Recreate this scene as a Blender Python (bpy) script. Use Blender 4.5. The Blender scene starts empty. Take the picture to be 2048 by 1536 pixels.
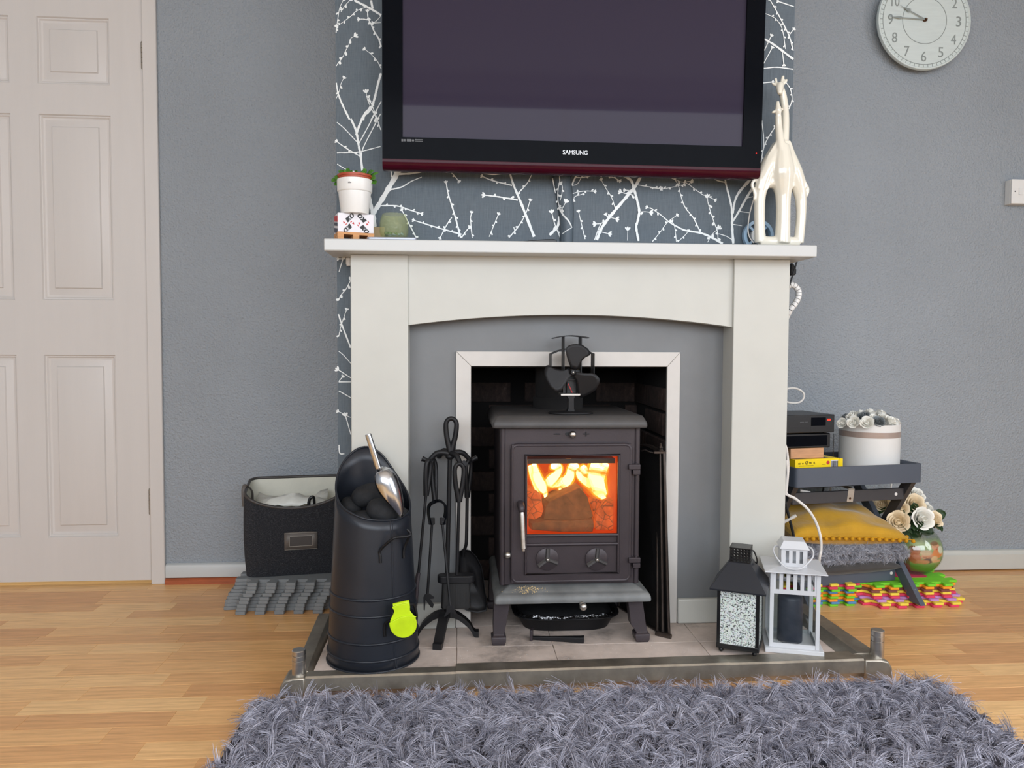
import bpy, bmesh, math, random
import numpy as np
from mathutils import Vector, Matrix
R_ = math.radians
rng = random.Random(7)
S = bpy.context.scene
COL = S.collection

# ---------------------------------------------------------------- camera, world, lights, exposure
F_PX, CAM_H = 1540.0, 0.80
_a, _p, _r = R_(4.06), R_(2.6), R_(0.23)
FW = Vector((math.sin(_a)*math.cos(_p), math.cos(_a)*math.cos(_p), -math.sin(_p)))
_R0 = Vector((math.cos(_a), -math.sin(_a), 0)); _U0 = _R0.cross(FW)
RT = _R0*math.cos(_r) + _U0*math.sin(_r); UP = -_R0*math.sin(_r) + _U0*math.cos(_r)
cd = bpy.data.cameras.new('camera'); cam = bpy.data.objects.new('camera', cd); COL.objects.link(cam)
cd.sensor_width = 36; cd.lens = F_PX/2048*36; cd.clip_start = .02
M = Matrix((RT, UP, -FW)).transposed().to_4x4(); M.translation = (0, 0, CAM_H); cam.matrix_world = M
S.camera = cam

w = bpy.data.worlds.new('world'); S.world = w; w.use_nodes = True
bg = w.node_tree.nodes['Background']; bg.inputs[0].default_value = (.62, .74, 1, 1); bg.inputs[1].default_value = 1.0
S.view_settings.view_transform = 'Standard'; S.view_settings.look = 'None'
S.view_settings.gamma = 1; S.view_settings.use_curve_mapping = False
S.view_settings.exposure = 0.0
def area(name, loc, rot, sx, sy, energy, col):
    l = bpy.data.lights.new(name, 'AREA'); l.shape = 'RECTANGLE'; l.size = sx; l.size_y = sy; l.energy = energy; l.color = col
    o = bpy.data.objects.new(name, l); COL.objects.link(o); o.location = loc; o.rotation_euler = rot; return o
# daylight through the two windows behind and to the right of the camera
area('window_daylight_rear', (0.05, -1.80, 1.60), (R_(54), 0, 0), 4.5, 1.55, 112, (.92, .965, 1))
area('window_daylight_right', (2.86, -0.05, 1.32), (R_(54), 0, R_(90)), 1.9, 1.75, 50, (.95, .97, 1))
area('hall_light', (-1.75, 3.15, 1.2), (R_(35), 0, R_(180)), .5, .5, 6, (1, .95, .72))

def P(x, y, Y):      # the point of the plane at depth Y seen at a photograph position
    d = RT*((x-1024)/F_PX) - UP*((y-768)/F_PX) + FW
    return Vector((0, 0, CAM_H)) + d*(Y/d.y)
def PZ(x, y, z):     # the same on a level plane
    d = RT*((x-1024)/F_PX) - UP*((y-768)/F_PX) + FW
    return Vector((0, 0, CAM_H)) + d*((z-CAM_H)/d.z)
def X(x, y, Y): return P(x, y, Y).x
def Z(x, y, Y): return P(x, y, Y).z
MPX = 1/F_PX         # metres per pixel at depth 1

# ---------------------------------------------------------------- materials
def lin(c):
    return tuple((v/255/12.92 if v/255 <= .04045 else ((v/255+.055)/1.055)**2.4) for v in c)
class NT:
    def __init__(s, name):
        s.m = bpy.data.materials.new(name); s.m.use_nodes = True; s.t = s.m.node_tree; s.b = s.t.nodes['Principled BSDF']
    def n(s, typ, **kw):
        nd = s.t.nodes.new(typ)
        for k, v in kw.items(): setattr(nd, k, v)
        return nd
    def l(s, a, b): s.t.links.new(a, b)
    def coord(s, scale=(1, 1, 1), kind='Object'):
        tc = s.n('ShaderNodeTexCoord'); mp = s.n('ShaderNodeMapping'); mp.inputs['Scale'].default_value = scale
        s.l(tc.outputs[kind], mp.inputs[0]); return mp.outputs[0]
    def noise(s, vec, scale, detail=4, rough=.55):
        t = s.n('ShaderNodeTexNoise'); t.inputs['Scale'].default_value = scale; t.inputs['Detail'].default_value = detail
        t.inputs['Roughness'].default_value = rough; s.l(vec, t.inputs['Vector']); return t.outputs['Fac']
    def ramp(s, fac, stops):
        r = s.n('ShaderNodeValToRGB'); e = r.color_ramp.elements
        while len(e) < len(stops): e.new(.5)
        for q, (p, c) in zip(e, stops): q.position = p; q.color = (*c, 1)
        s.l(fac, r.inputs[0]); return r.outputs[0]
    def mix(s, fac, a, b, mode='MIX'):
        m = s.n('ShaderNodeMix', data_type='RGBA', blend_type=mode)
        for sock, v in ((m.inputs[0], fac), (m.inputs[6], a), (m.inputs[7], b)):
            if isinstance(v, (int, float)): sock.default_value = v
            elif isinstance(v, tuple): sock.default_value = (*v, 1) if len(v) == 3 else v
            else: s.l(v, sock)
        return m.outputs[2]
    def bump(s, h, strength=.3, dist=.002):
        b = s.n('ShaderNodeBump'); b.inputs['Strength'].default_value = strength; b.inputs['Distance'].default_value = dist
        s.l(h, b.inputs['Height']); s.l(b.outputs[0], s.b.inputs['Normal'])
    def set(s, **kw):
        for k, v in kw.items():
            i = s.b.inputs[k]
            if isinstance(v, tuple): i.default_value = (*v, 1) if len(v) == 3 else v
            elif isinstance(v, (int, float)): i.default_value = v
            else: s.l(v, i)
def pm(name, rgb, rough=.5, metal=0, var=.08, scale=30, bump=0, bscale=200, bdist=.001, stretch=(1, 1, 1), **kw):
    """a plain surface: colour with a little procedural variation and optional fine relief"""
    t = NT(name); c = lin(rgb); v = t.coord(stretch)
    f = t.noise(v, scale)
    col = t.ramp(f, [(.25, tuple(k*(1-var) for k in c)), (.75, tuple(min(1, k*(1+var)) for k in c))])
    t.set(**{'Base Color': col, 'Roughness': rough, 'Metallic': metal})
    if bump: t.bump(t.noise(v, bscale, 3), bump, bdist)
    if kw: t.set(**{k.replace('_', ' '): x for k, x in kw.items()})
    return t.m
MAT = {}
MAT['white'] = pm('white_gloss_paint', (196, 198, 197), .32, var=.02, scale=6, bump=.06, bscale=60)
MAT['cream'] = pm('cream_and_shaded_white', (195, 195, 188), .4, var=.03, scale=9, bump=.08, bscale=70)  # cream skirting, and the surround's white tinted for its dimmer light
MAT['doorpaint'] = pm('door_paint', (212, 207, 203), .38, var=.02, scale=5, bump=.15, bscale=90, bdist=.0006, stretch=(5, 5, .5))
MAT['ceiling'] = pm('ceiling_paint', (235, 234, 230), .8, var=.02)
MAT['panelgrey'] = pm('grey_panel_paint', (116, 118, 120), .42, var=.05, scale=12, bump=.25, bscale=45, bdist=.001)
MAT['frame'] = pm('off_white_trim', (205, 201, 196), .35, var=.03)
MAT['black'] = pm('black_plastic', (15, 15, 17), .35, var=.15)
MAT['blackgloss'] = pm('black_gloss', (12, 14, 19), .16, var=.1, Specular_IOR_Level=.025)
MAT['softblack'] = pm('matt_black_metal', (24, 24, 27), .5, .3, var=.25, scale=25, bump=.1, bscale=150)
MAT['iron'] = pm('cast_iron', (62, 55, 59), .42, .3, var=.14, scale=14, bump=.3, bscale=260, bdist=.0006)
MAT['irontop'] = pm('worn_cast_iron', (76, 74, 74), .5, .35, var=.25, scale=9, bump=.3, bscale=200, bdist=.0006)
MAT['dustyiron'] = pm('dusty_cast_iron', (116, 118, 118), .6, .2, var=.3, scale=16, bump=.3, bscale=200, bdist=.0006)
MAT['scuttle'] = pm('charcoal_metal_paint', (34, 38, 46), .36, .15, var=.12, scale=12, bump=.05)
MAT['steel'] = pm('brushed_steel', (200, 197, 192), .34, 1, var=.12, scale=8, stretch=(1, 1, 14))
MAT['dirtysteel'] = pm('dull_steel', (166, 159, 147), .42, .85, var=.3, scale=18)
MAT['chrome'] = pm('polished_steel', (206, 210, 216), .2, 1, var=.05)
MAT['screw'] = pm('white_cap', (225, 222, 218), .4)
MAT['tray'] = pm('slate_grey_paint', (78, 85, 97), .5, var=.04, scale=8)
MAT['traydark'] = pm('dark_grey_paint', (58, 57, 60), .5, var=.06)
MAT['whiteplastic'] = pm('white_plastic', (230, 230, 228), .3, var=.02)
MAT['lampwhite'] = pm('white_enamel', (208, 210, 214), .3, var=.02)
MAT['ceramic'] = pm('cream_ceramic', (226, 222, 208), .1, var=.02, Coat_Weight=.5, Coat_Roughness=.03)
MAT['terracotta'] = pm('terracotta_plastic', (168, 74, 48), .45)
MAT['soil'] = pm('soil', (40, 30, 24), .95, bump=.6, bscale=400)
MAT['leaf'] = pm('green_leaf', (74, 124, 42), .4, var=.35, scale=60)
MAT['darkleaf'] = pm('dark_leaf', (32, 58, 24), .5, var=.3, scale=50)
MAT['pallet'] = pm('pale_wood', (203, 146, 94), .6, var=.18, scale=30, stretch=(1, 6, 6))
MAT['board'] = pm('beech_board', (196, 148, 110), .5, var=.15, scale=20, stretch=(1, 6, 10))
MAT['card'] = pm('white_card', (226, 224, 230), .5, var=.02)
MAT['red'] = pm('red_ink', (190, 52, 56), .5)
MAT['ink'] = pm('black_ink', (26, 25, 28), .5)
MAT['navy'] = pm('navy_ink', (60, 64, 84), .5)
MAT['yellowbox'] = pm('yellow_card', (246, 214, 12), .35, var=.02)
MAT['lime'] = pm('lime_silicone', (196, 226, 12), .45, var=.1, scale=40)
MAT['coal'] = pm('coal', (30, 31, 34), .8, var=.4, scale=60, bump=.5, bscale=220)
MAT['tvlip'] = pm('dark_red_acrylic', (58, 8, 24), .2, var=.1, Specular_IOR_Level=.15)
MAT['silver'] = pm('silver_print', (196, 198, 202), .35, .2)
MAT['graymark'] = pm('grey_print', (92, 94, 98), .5)
MAT['clockface'] = pm('whitewashed_wood', (206, 216, 214), .45, var=.05, scale=14, stretch=(1, 1, 9))
MAT['clockgrey'] = pm('grey_enamel', (140, 148, 146), .4, var=.06)
MAT['bronze'] = pm('bronze', (96, 66, 48), .3, .8)
MAT['matgrey'] = pm('grey_foam', (124, 128, 130), .75, var=.06, scale=40, bump=.25, bscale=500)
for k, c in dict(yellow=(240, 214, 74), pink=(222, 62, 98), green=(120, 212, 42), orange=(250, 156, 34), purple=(192, 138, 204), blue=(86, 140, 192), brown=(128, 70, 60)).items():
    MAT['foam_'+k] = pm(k+'_foam', c, .7, var=.05, scale=40, bump=.25, bscale=500)
MAT['whitecard'] = pm('white_hatbox_card', (226, 225, 222), .5, var=.015)
MAT['ribbon'] = pm('satin_ribbon', (178, 160, 150), .25, .25, var=.08, stretch=(1, 1, 40))
MAT['petalwhite'] = pm('white_petal', (250, 248, 240), .6, var=.02)
MAT['petalcream'] = pm('cream_petal', (250, 232, 200), .6, var=.06)
MAT['petalgrey'] = pm('grey_petal', (128, 134, 136), .6, var=.08)
MAT['velvet'] = pm('mustard_velvet', (194, 146, 8), .75, var=.25, scale=9, bump=.5, bscale=25, bdist=.006, Sheen_Weight=.4)
MAT['pompom'] = pm('mustard_pompom', (200, 144, 12), .9, var=.15, bump=.5, bscale=500)
MAT['darkvelvet'] = pm('charcoal_velvet', (60, 58, 57), .8, var=.3, scale=14, Sheen_Weight=.3)
MAT['lining'] = pm('pale_felt_lining', (222, 220, 206), .9, var=.05, scale=20, bump=.4, bscale=200)
MAT['leather'] = pm('grey_leatherette', (96, 90, 85), .5, var=.1, bump=.3, bscale=300)
MAT['leatherdark'] = pm('dark_leatherette', (62, 58, 56), .45, var=.1, bump=.3, bscale=300)
MAT['stitch'] = pm('pale_stitching', (168, 162, 152), .7)
MAT['polybag'] = pm('white_polythene', (224, 224, 216), .35, bump=.4, bscale=30, bdist=.004)
MAT['candle'] = pm('slate_blue_wax', (58, 64, 76), .4, var=.1, scale=15, Subsurface_Weight=.05)
MAT['wick'] = pm('wick', (120, 90, 100), .8)
MAT['skirtwood'] = pm('red_brown_wood', (164, 84, 48), .45, var=.2, scale=14, stretch=(1, 8, 8))
MAT['mortar'] = pm('sooty_mortar', (20, 18, 18), .95)
MAT['brass'] = pm('tarnished_brass', (84, 76, 72), .32, .8, var=.3)
MAT['meshwire'] = pm('black_wire_mesh', (17, 16, 17), .55, .4, bump=1, bscale=700, bdist=.002)
MAT['bristle'] = pm('black_bristle', (16, 16, 17), .6, var=.4, scale=120, stretch=(1, 1, .03), bump=.8, bscale=200)
MAT['foil'] = pm('crumpled_foil', (120, 120, 122), .25, 1, bump=1, bscale=45, bdist=.01)
MAT['cablewhite'] = pm('white_cable', (232, 228, 222), .4)
MAT['cableblack'] = pm('black_cable', (20, 20, 22), .45)
MAT['tan'] = pm('tan_card', (196, 170, 140), .6)
MAT['hinge'] = pm('painted_worn_hinge', (150, 142, 130), .4, .5, var=.3, scale=80)
MAT['crumb'] = pm('tan_crumbs', (206, 178, 122), .9, var=.4, scale=300)
MAT['ash'] = pm('ash_flecks', (188, 184, 178), .9, var=.4, scale=300)
MAT['tablet'] = pm('silver_case', (168, 172, 184), .35, .4)

def wallpaint():
    t = NT('grey_textured_wall'); v = t.coord()
    f = t.noise(v, 3, 3); c = lin((154, 161, 168))
    t.set(**{'Base Color': t.ramp(f, [(.3, tuple(k*.96 for k in c)), (.7, tuple(k*1.04 for k in c))]), 'Roughness': .42})
    vo = t.n('ShaderNodeTexVoronoi'); vo.feature = 'SMOOTH_F1'; vo.inputs['Scale'].default_value = 165; t.l(v, vo.inputs['Vector'])
    nz = t.noise(v, 230, 4, .6); ad = t.n('ShaderNodeMath', operation='ADD'); t.l(vo.outputs['Distance'], ad.inputs[0]); t.l(nz, ad.inputs[1])
    t.bump(ad.outputs[0], .8, .0038); return t.m
MAT['wall'] = wallpaint()
def linen():
    t = NT('slate_linen_wallpaper'); v = t.coord((1, 1, .05)); v2 = t.coord((.08, 1, 1))
    a = t.noise(v, 420, 5, .7); b = t.noise(v2, 420, 4, .7)
    c1, c2 = lin((69, 80, 89)), lin((102, 113, 122))
    m = t.mix(.3, t.ramp(a, [(.3, c1), (.75, c2)]), t.ramp(b, [(.3, c1), (.75, c2)]))
    t.set(**{'Base Color': m, 'Roughness': .6}); t.bump(a, .2, .0008); return t.m
MAT['linen'] = linen()
MAT['print'] = pm('pale_silver_print', (232, 236, 236), .4, var=.02)
def oak():
    t = NT('oak_laminate'); oi = t.n('ShaderNodeObjectInfo')
    tc = t.n('ShaderNodeTexCoord'); mp = t.n('ShaderNodeMapping'); mp.inputs['Scale'].default_value = (1, 11, 11)
    ad = t.n('ShaderNodeVectorMath', operation='ADD'); cm = t.n('ShaderNodeCombineXYZ')
    ml = t.n('ShaderNodeMath', operation='MULTIPLY'); ml.inputs[1].default_value = 37
    t.l(oi.outputs['Random'], ml.inputs[0]); t.l(ml.outputs[0], cm.inputs[0]); t.l(ml.outputs[0], cm.inputs[1])
    t.l(tc.outputs['Object'], ad.inputs[0]); t.l(cm.outputs[0], ad.inputs[1]); t.l(ad.outputs[0], mp.inputs[0])
    g = t.noise(mp.outputs[0], 9, 6, .65)
    wv = t.n('ShaderNodeTexWave', wave_type='BANDS', bands_direction='Y'); wv.inputs['Scale'].default_value = 1.6
    wv.inputs['Distortion'].default_value = 9; wv.inputs['Detail'].default_value = 3; wv.inputs['Detail Scale'].default_value = .7
    t.l(mp.outputs[0], wv.inputs['Vector'])
    base = t.ramp(oi.outputs['Random'], [(0, lin((222, 164, 106))), (.45, lin((240, 186, 123))), (1, lin((250, 203, 140)))])
    gr = t.ramp(g, [(.32, (.62, .56, .5)), (.58, (1, 1, 1))]); wr = t.ramp(wv.outputs['Fac'], [(0, (.8, .74, .68)), (.35, (1, 1, 1))])
    m = t.mix(.6, base, gr, 'MULTIPLY'); m = t.mix(.4, m, wr, 'MULTIPLY')
    t.set(**{'Base Color': m, 'Roughness': .34}); t.bump(g, .06, .0005); return t.m
MAT['oak'] = oak()
def stone():
    t = NT('dusty_hearth_stone'); v = t.coord()
    a = t.noise(v, 7, 6, .65); b = t.noise(v, 160, 3, .7)
    m = t.ramp(a, [(.3, lin((122, 114, 109))), (.47, lin((196, 181, 171))), (.75, lin((226, 210, 200)))])
    m = t.mix(t.ramp(b, [(.66, (0, 0, 0)), (.74, (.5, .5, .5))]), m, lin((88, 82, 80)))
    t.set(**{'Base Color': m, 'Roughness': .62}); t.bump(b, .12, .001); return t.m
MAT['stone'] = stone()
def brick():
    t = NT('sooty_brick'); v = t.coord(kind='Generated'); oi = t.n('ShaderNodeObjectInfo'); v = t.coord()
    a = t.noise(v, 22, 6, .7); b = t.noise(v, 8, 3)
    m = t.ramp(a, [(.35, lin((40, 32, 30))), (.6, lin((84, 66, 60))), (.78, lin((132, 112, 104)))])
    t.set(**{'Base Color': t.mix(t.ramp(b, [(.4, (0, 0, 0)), (.65, (.8, .8, .8))]), m, lin((26, 22, 22))), 'Roughness': .85}); t.bump(a, .6, .004); return t.m
MAT['brick'] = brick()
def denim():
    t = NT('black_woven_felt'); v = t.coord((1, 1, 6)); a = t.noise(v, 210, 5, .8)
    t.set(**{'Base Color': t.ramp(a, [(.4, lin((17, 18, 22))), (.55, lin((40, 42, 48))), (.68, lin((104, 104, 108)))]), 'Roughness': .95}); t.bump(a, .7, .002); return t.m
MAT['felt'] = denim()
def mosaic():
    t = NT('crackle_glass_mosaic'); v = t.coord(); vo = t.n('ShaderNodeTexVoronoi'); vo.inputs['Scale'].default_value = 290; t.l(v, vo.inputs['Vector'])
    nz = t.noise(v, 260, 3, .8)
    f = t.ramp(nz, [(.42, lin((46, 50, 50))), (.49, lin((232, 240, 236)))])
    m = t.mix(.12, f, t.mix(1.0, f, vo.outputs['Color'], 'MULTIPLY'))
    t.set(**{'Base Color': m, 'Roughness': .2}); t.bump(nz, .6, .003); return t.m
MAT['mosaic'] = mosaic()
def glass(name, col, rough=.0, crack=False, ior=1.45):
    t = NT(name); t.set(**{'Base Color': lin(col), 'Roughness': rough, 'Transmission Weight': 1.0, 'IOR': ior})
    if crack:
        v = t.coord(); vo = t.n('ShaderNodeTexVoronoi', feature='DISTANCE_TO_EDGE'); vo.inputs['Scale'].default_value = 80; t.l(v, vo.inputs['Vector'])
        t.bump(t.ramp(vo.outputs[0], [(0, (0, 0, 0)), (.06, (1, 1, 1))]), .5, .002)
    return t.m
def thinglass(name, tint, gloss=.1):
    t = NT(name); tr = t.n('ShaderNodeBsdfTransparent'); tr.inputs[0].default_value = (*lin(tint), 1)
    gl = t.n('ShaderNodeBsdfGlossy'); gl.inputs['Roughness'].default_value = .03
    mx = t.n('ShaderNodeMixShader'); mx.inputs[0].default_value = gloss
    t.l(tr.outputs[0], mx.inputs[1]); t.l(gl.outputs[0], mx.inputs[2])
    t.l(mx.outputs[0], t.t.nodes['Material Output'].inputs[0]); return t.m
MAT['pane'] = thinglass('clear_pane', (246, 248, 248), .06)
MAT['stoveglass'] = thinglass('stove_glass', (250, 246, 240), .03)
MAT['bowl'] = thinglass('bowl_glass', (245, 247, 243), .07)
MAT['greenglass'] = thinglass('green_crackle_glass', (196, 206, 166), .16)
def crackle_bits():
    t = NT('crackle_film'); v = t.coord(); vo = t.n('ShaderNodeTexVoronoi', feature='DISTANCE_TO_EDGE'); vo.inputs['Scale'].default_value = 75; t.l(v, vo.inputs['Vector'])
    tr = t.n('ShaderNodeBsdfTransparent'); mx = t.n('ShaderNodeMixShader'); tr.inputs[0].default_value = (*lin((244, 246, 234)), 1)
    t.set(**{'Base Color': lin((222, 228, 196)), 'Roughness': .08})
    t.l(t.ramp(vo.outputs[0], [(0, (.26, .26, .26)), (.03, (.10, .10, .10))]), mx.inputs[0]); t.l(tr.outputs[0], mx.inputs[1]); t.l(t.b.outputs[0], mx.inputs[2])
    t.l(mx.outputs[0], t.t.nodes['Material Output'].inputs[0]); return t.m
MAT['crackle'] = crackle_bits()
MAT['bluefilm'] = pm('pale_blue_plastic', (158, 188, 214), .25, var=.05)
def screen():
    t = NT('plasma_screen'); t.set(**{'Base Color': lin((52, 47, 62)), 'Roughness': .03, 'Specular IOR Level': .1})
    return t.m
MAT['screen'] = screen()
def emit(name, col, k, alpha=1.0):
    t = NT(name); e = t.n('ShaderNodeEmission'); e.inputs[0].default_value = (*col, 1); e.inputs[1].default_value = k; out = e.outputs[0]
    if alpha < 1:
        tr = t.n('ShaderNodeBsdfTransparent'); mx = t.n('ShaderNodeMixShader'); mx.inputs[0].default_value = alpha
        t.l(tr.outputs[0], mx.inputs[1]); t.l(out, mx.inputs[2]); out = mx.outputs[0]
    t.l(out, t.t.nodes['Material Output'].inputs[0]); return t.m
MAT['flame_core'] = emit('flame_core', (1, .82, .36), 7.5)
MAT['flame_mid'] = emit('flame_middle', (1, .58, .03), 1.6, .5)
MAT['flame_outer'] = emit('flame_outer', (1, .2, .01), 1.0, .28)
MAT['led'] = emit('red_led', (1, .03, .02), 3)
def ember(name, base, em, k, crack):
    t = NT(name); v = t.coord(); a = t.noise(v, 24, 5, .65)
    vo = t.n('ShaderNodeTexVoronoi', feature='DISTANCE_TO_EDGE'); vo.inputs['Scale'].default_value = 42; t.l(v, vo.inputs['Vector'])
    cr = t.ramp(vo.outputs[0], [(0, (.05, .05, .05)), (crack, (1, 1, 1))])
    e = t.mix(1, t.ramp(a, [(.3, tuple(c*.35 for c in em)), (.7, em)]), cr, 'MULTIPLY')
    t.set(**{'Base Color': t.ramp(a, [(.35, tuple(c*.45 for c in lin(base))), (.7, lin(base))]), 'Roughness': .9, 'Emission Color': e, 'Emission Strength': k}); t.bump(a, .5, .004); return t.m
MAT['log'] = ember('charring_log', (112, 76, 52), (.42, .09, .014), .3, .02)
MAT['emberlog'] = ember('glowing_ember_log', (128, 84, 60), (1, .12, .006), .8, .05)
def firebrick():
    t = NT('firelit_firebrick'); v = t.coord(); a = t.noise(v, 20, 4)
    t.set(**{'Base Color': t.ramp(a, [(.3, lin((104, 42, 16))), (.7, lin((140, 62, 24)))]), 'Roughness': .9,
             'Emission Color': (1, .075, .004), 'Emission Strength': .5}); return t.m  # orange firelight on the bricks is put in as emission
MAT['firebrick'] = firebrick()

# ---------------------------------------------------------------- mesh builder
def catmull(pts, k=4):
    pts = [Vector(p) for p in pts]
    if len(pts) < 3: return pts
    out = []
    q = [pts[0]*2-pts[1]] + pts + [pts[-1]*2-pts[-2]]
    for i in range(1, len(q)-2):
        a, b, c, d = q[i-1:i+3]
        for j in range(k):
            t = j/k
            out.append(.5*((2*b)+(c-a)*t+(2*a-5*b+4*c-d)*t*t+(3*b-a-3*c+d)*t**3))
    out.append(pts[-1]); return out
class MB:
    def __init__(s): s.v = []; s.f = []
    def add(s, vs, fs):
        o = len(s.v); s.v += [Vector(v) for v in vs]; s.f += [tuple(i+o for i in f) for f in fs]; return s
    def box(s, x0, x1, y0, y1, z0, z1):
        vs = [(x, y, z) for z in (z0, z1) for y in (y0, y1) for x in (x0, x1)]
        return s.add(vs, [(0, 2, 3, 1), (4, 5, 7, 6), (0, 1, 5, 4), (2, 6, 7, 3), (0, 4, 6, 2), (1, 3, 7, 5)])
    def prism(s, out, a, b, axis='y'):      # outline in the plane across the axis
        def mk(p, t): return {'y': (p[0], t, p[1]), 'z': (p[0], p[1], t), 'x': (t, p[0], p[1])}[axis]
        n = len(out); vs = [mk(p, a) for p in out] + [mk(p, b) for p in out]
        return s.add(vs, [tuple(range(n))[::-1], tuple(range(n, 2*n))] + [(i, (i+1) % n, n+(i+1) % n, n+i) for i in range(n)])
    def loft(s, rings, caps=True):
        n = len(rings[0]); vs = [v for r in rings for v in r]; fs = []
        for k in range(len(rings)-1):
            for i in range(n): j = (i+1) % n; fs.append((k*n+i, k*n+j, (k+1)*n+j, (k+1)*n+i))
        if caps: fs += [tuple(range(n))[::-1], tuple(range((len(rings)-1)*n, len(rings)*n))]
        return s.add(vs, fs)
    def tube(s, pts, r, n=8, closed=False, smooth=0, flat=1.0):
        pts = [Vector(p) for p in pts]; rs = list(r) if isinstance(r, (list, tuple)) else [r]*len(pts)
        if smooth and not closed:
            rr = [Vector((x, 0, 0)) for x in rs]; rs = [max(1e-4, v.x) for v in catmull(rr, smooth)]; pts = catmull(pts, smooth)
        m = len(pts); rings = []; up = None
        for i in range(m):
            a = pts[i-1] if (i or closed) else pts[0]; b = pts[(i+1) % m] if (i < m-1 or closed) else pts[i]
            t = (b-a).normalized() if (b-a).length > 1e-9 else Vector((0, 0, 1))
            if up is None: up = t.cross(Vector((0, 1, 0)) if abs(t.y) < .9 else Vector((1, 0, 0))).normalized()
            up = (up - t*up.dot(t)).normalized(); sd = t.cross(up)
            rings.append([pts[i] + (up*math.cos(2*math.pi*k/n) + sd*math.sin(2*math.pi*k/n)*flat)*rs[i] for k in range(n)])
        if closed: rings.append(rings[0])
        return s.loft(rings, not closed)
    def lathe(s, prof, c=(0, 0, 0), n=32, axis='z', caps=True):
        c = Vector(c); rings = []
        for r, h in prof:
            r = max(r, 1e-5); ring = []
            for k in range(n):
                a = 2*math.pi*k/n; u, v = r*math.cos(a), r*math.sin(a)
                ring.append(c + Vector({'z': (u, v, h), 'y': (u, -h, v), 'x': (h, u, v)}[axis]))
            rings.append(ring)
        return s.loft(rings, caps)
    def ell(s, c, rx, ry=None, rz=None, nu=14, nv=8, M=None, pw=1):
        ry = ry or rx; rz = rz or rx; c = Vector(c); rings = []
        sg = lambda x: math.copysign(abs(x)**pw, x)
        for j in range(nv+1):
            p = math.pi*j/nv; ring = []
            for i in range(nu):
                a = 2*math.pi*i/nu
                q = Vector((rx*sg(math.cos(a))*sg(max(1e-4, math.sin(p))), ry*sg(math.sin(a))*sg(max(1e-4, math.sin(p))), -rz*sg(math.cos(p))))
                ring.append(c + (M @ q if M else q))
            rings.append(ring)
        return s.loft(rings)
    def grid(s, rows):
        n = len(rows[0]); vs = [v for r in rows for v in r]
        return s.add(vs, [(k*n+i, k*n+i+1, (k+1)*n+i+1, (k+1)*n+i) for k in range(len(rows)-1) for i in range(n-1)])
    def xf(s, M, start=0):
        for i in range(start, len(s.v)): s.v[i] = M @ s.v[i]
        return s

LOCAL = set()
def rootof(o):
    while o.parent: o = o.parent
    return o
def tag(o, label=None, cat=None, group=None, kind=None):
    if label: o['label'] = label
    if cat: o['category'] = cat
    if group: o['group'] = group
    if kind: o['kind'] = kind
    return o
def thing(name, label, cat, loc=(0, 0, 0), rz=0, group=None, local=False, kind=None):
    o = bpy.data.objects.new(name, None); COL.objects.link(o); o.location = loc; o.rotation_euler = (0, 0, R_(rz)); o.empty_display_size = .05
    if local or rz: LOCAL.add(o.name)
    return tag(o, label, cat, group, kind)
def finish(name, me, mat, parent=None, bev=0, seg=2, sm=35, sub=0, solid=0, label=None, cat=None, group=None, kind=None, recenter=True):
    o = bpy.data.objects.new(name, me); COL.objects.link(o)
    if mat is not None and not me.materials: me.materials.append(MAT[mat] if isinstance(mat, str) else mat)
    if parent is not None:
        rt = rootof(parent)
        if rt.name not in LOCAL: me.transform(Matrix.Translation(-rt.location))
        o.parent = parent
    elif recenter:
        bb = [Vector(c) for c in o.bound_box]; lo = Vector(map(min, zip(*bb))); hi = Vector(map(max, zip(*bb)))
        c = Vector(((lo.x+hi.x)/2, (lo.y+hi.y)/2, lo.z)); me.transform(Matrix.Translation(-c)); o.location = c
    if solid: md = o.modifiers.new('solid', 'SOLIDIFY'); md.thickness = solid; md.offset = 0
    if bev: md = o.modifiers.new('bevel', 'BEVEL'); md.width = bev; md.segments = seg; md.limit_method = 'ANGLE'; md.angle_limit = R_(40)
    if sub: md = o.modifiers.new('sub', 'SUBSURF'); md.levels = sub; md.render_levels = sub
    return tag(o, label, cat, group, kind)
def obj(name, mb, mat, parent=None, sm=35, merge=0, **kw):
    me = bpy.data.meshes.new(name); me.from_pydata([tuple(v) for v in mb.v], [], mb.f)
    bm = bmesh.new(); bm.from_mesh(me)
    if merge: bmesh.ops.remove_doubles(bm, verts=bm.verts, dist=merge)
    bmesh.ops.recalc_face_normals(bm, faces=bm.faces); bm.to_mesh(me); bm.free()
    if sm:
        me.shade_smooth()
        me.set_sharp_from_angle(angle=R_(sm))
    return finish(name, me, mat, parent, **kw)
def dup(o, loc=None, parent=None, deep=True):
    c = o.copy(); COL.objects.link(c)
    if parent is not None: c.parent = parent
    if loc is not None: c.location = loc
    if o.name in LOCAL: LOCAL.add(c.name)
    if deep:
        for ch in list(o.children): dup(ch, None, c)
    return c
def structure(name, mb, mat, parent=None, **kw):
    return obj(name, mb, mat, parent, kind=None if parent else 'structure', recenter=False, **kw)
def text_mesh(body, size, depth=.0003, shear=0, spacing=1):
    cu = bpy.data.curves.new('t', 'FONT'); cu.body = body; cu.size = size; cu.extrude = depth; cu.shear = shear; cu.space_character = spacing
    cu.align_x = 'CENTER'; cu.align_y = 'CENTER'; cu.resolution_u = 3
    o = bpy.data.objects.new('t', cu); COL.objects.link(o); bpy.context.view_layer.update()
    me = bpy.data.meshes.new_from_object(o.evaluated_get(bpy.context.evaluated_depsgraph_get()))
    bpy.data.objects.remove(o); bpy.data.curves.remove(cu); return me
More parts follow.
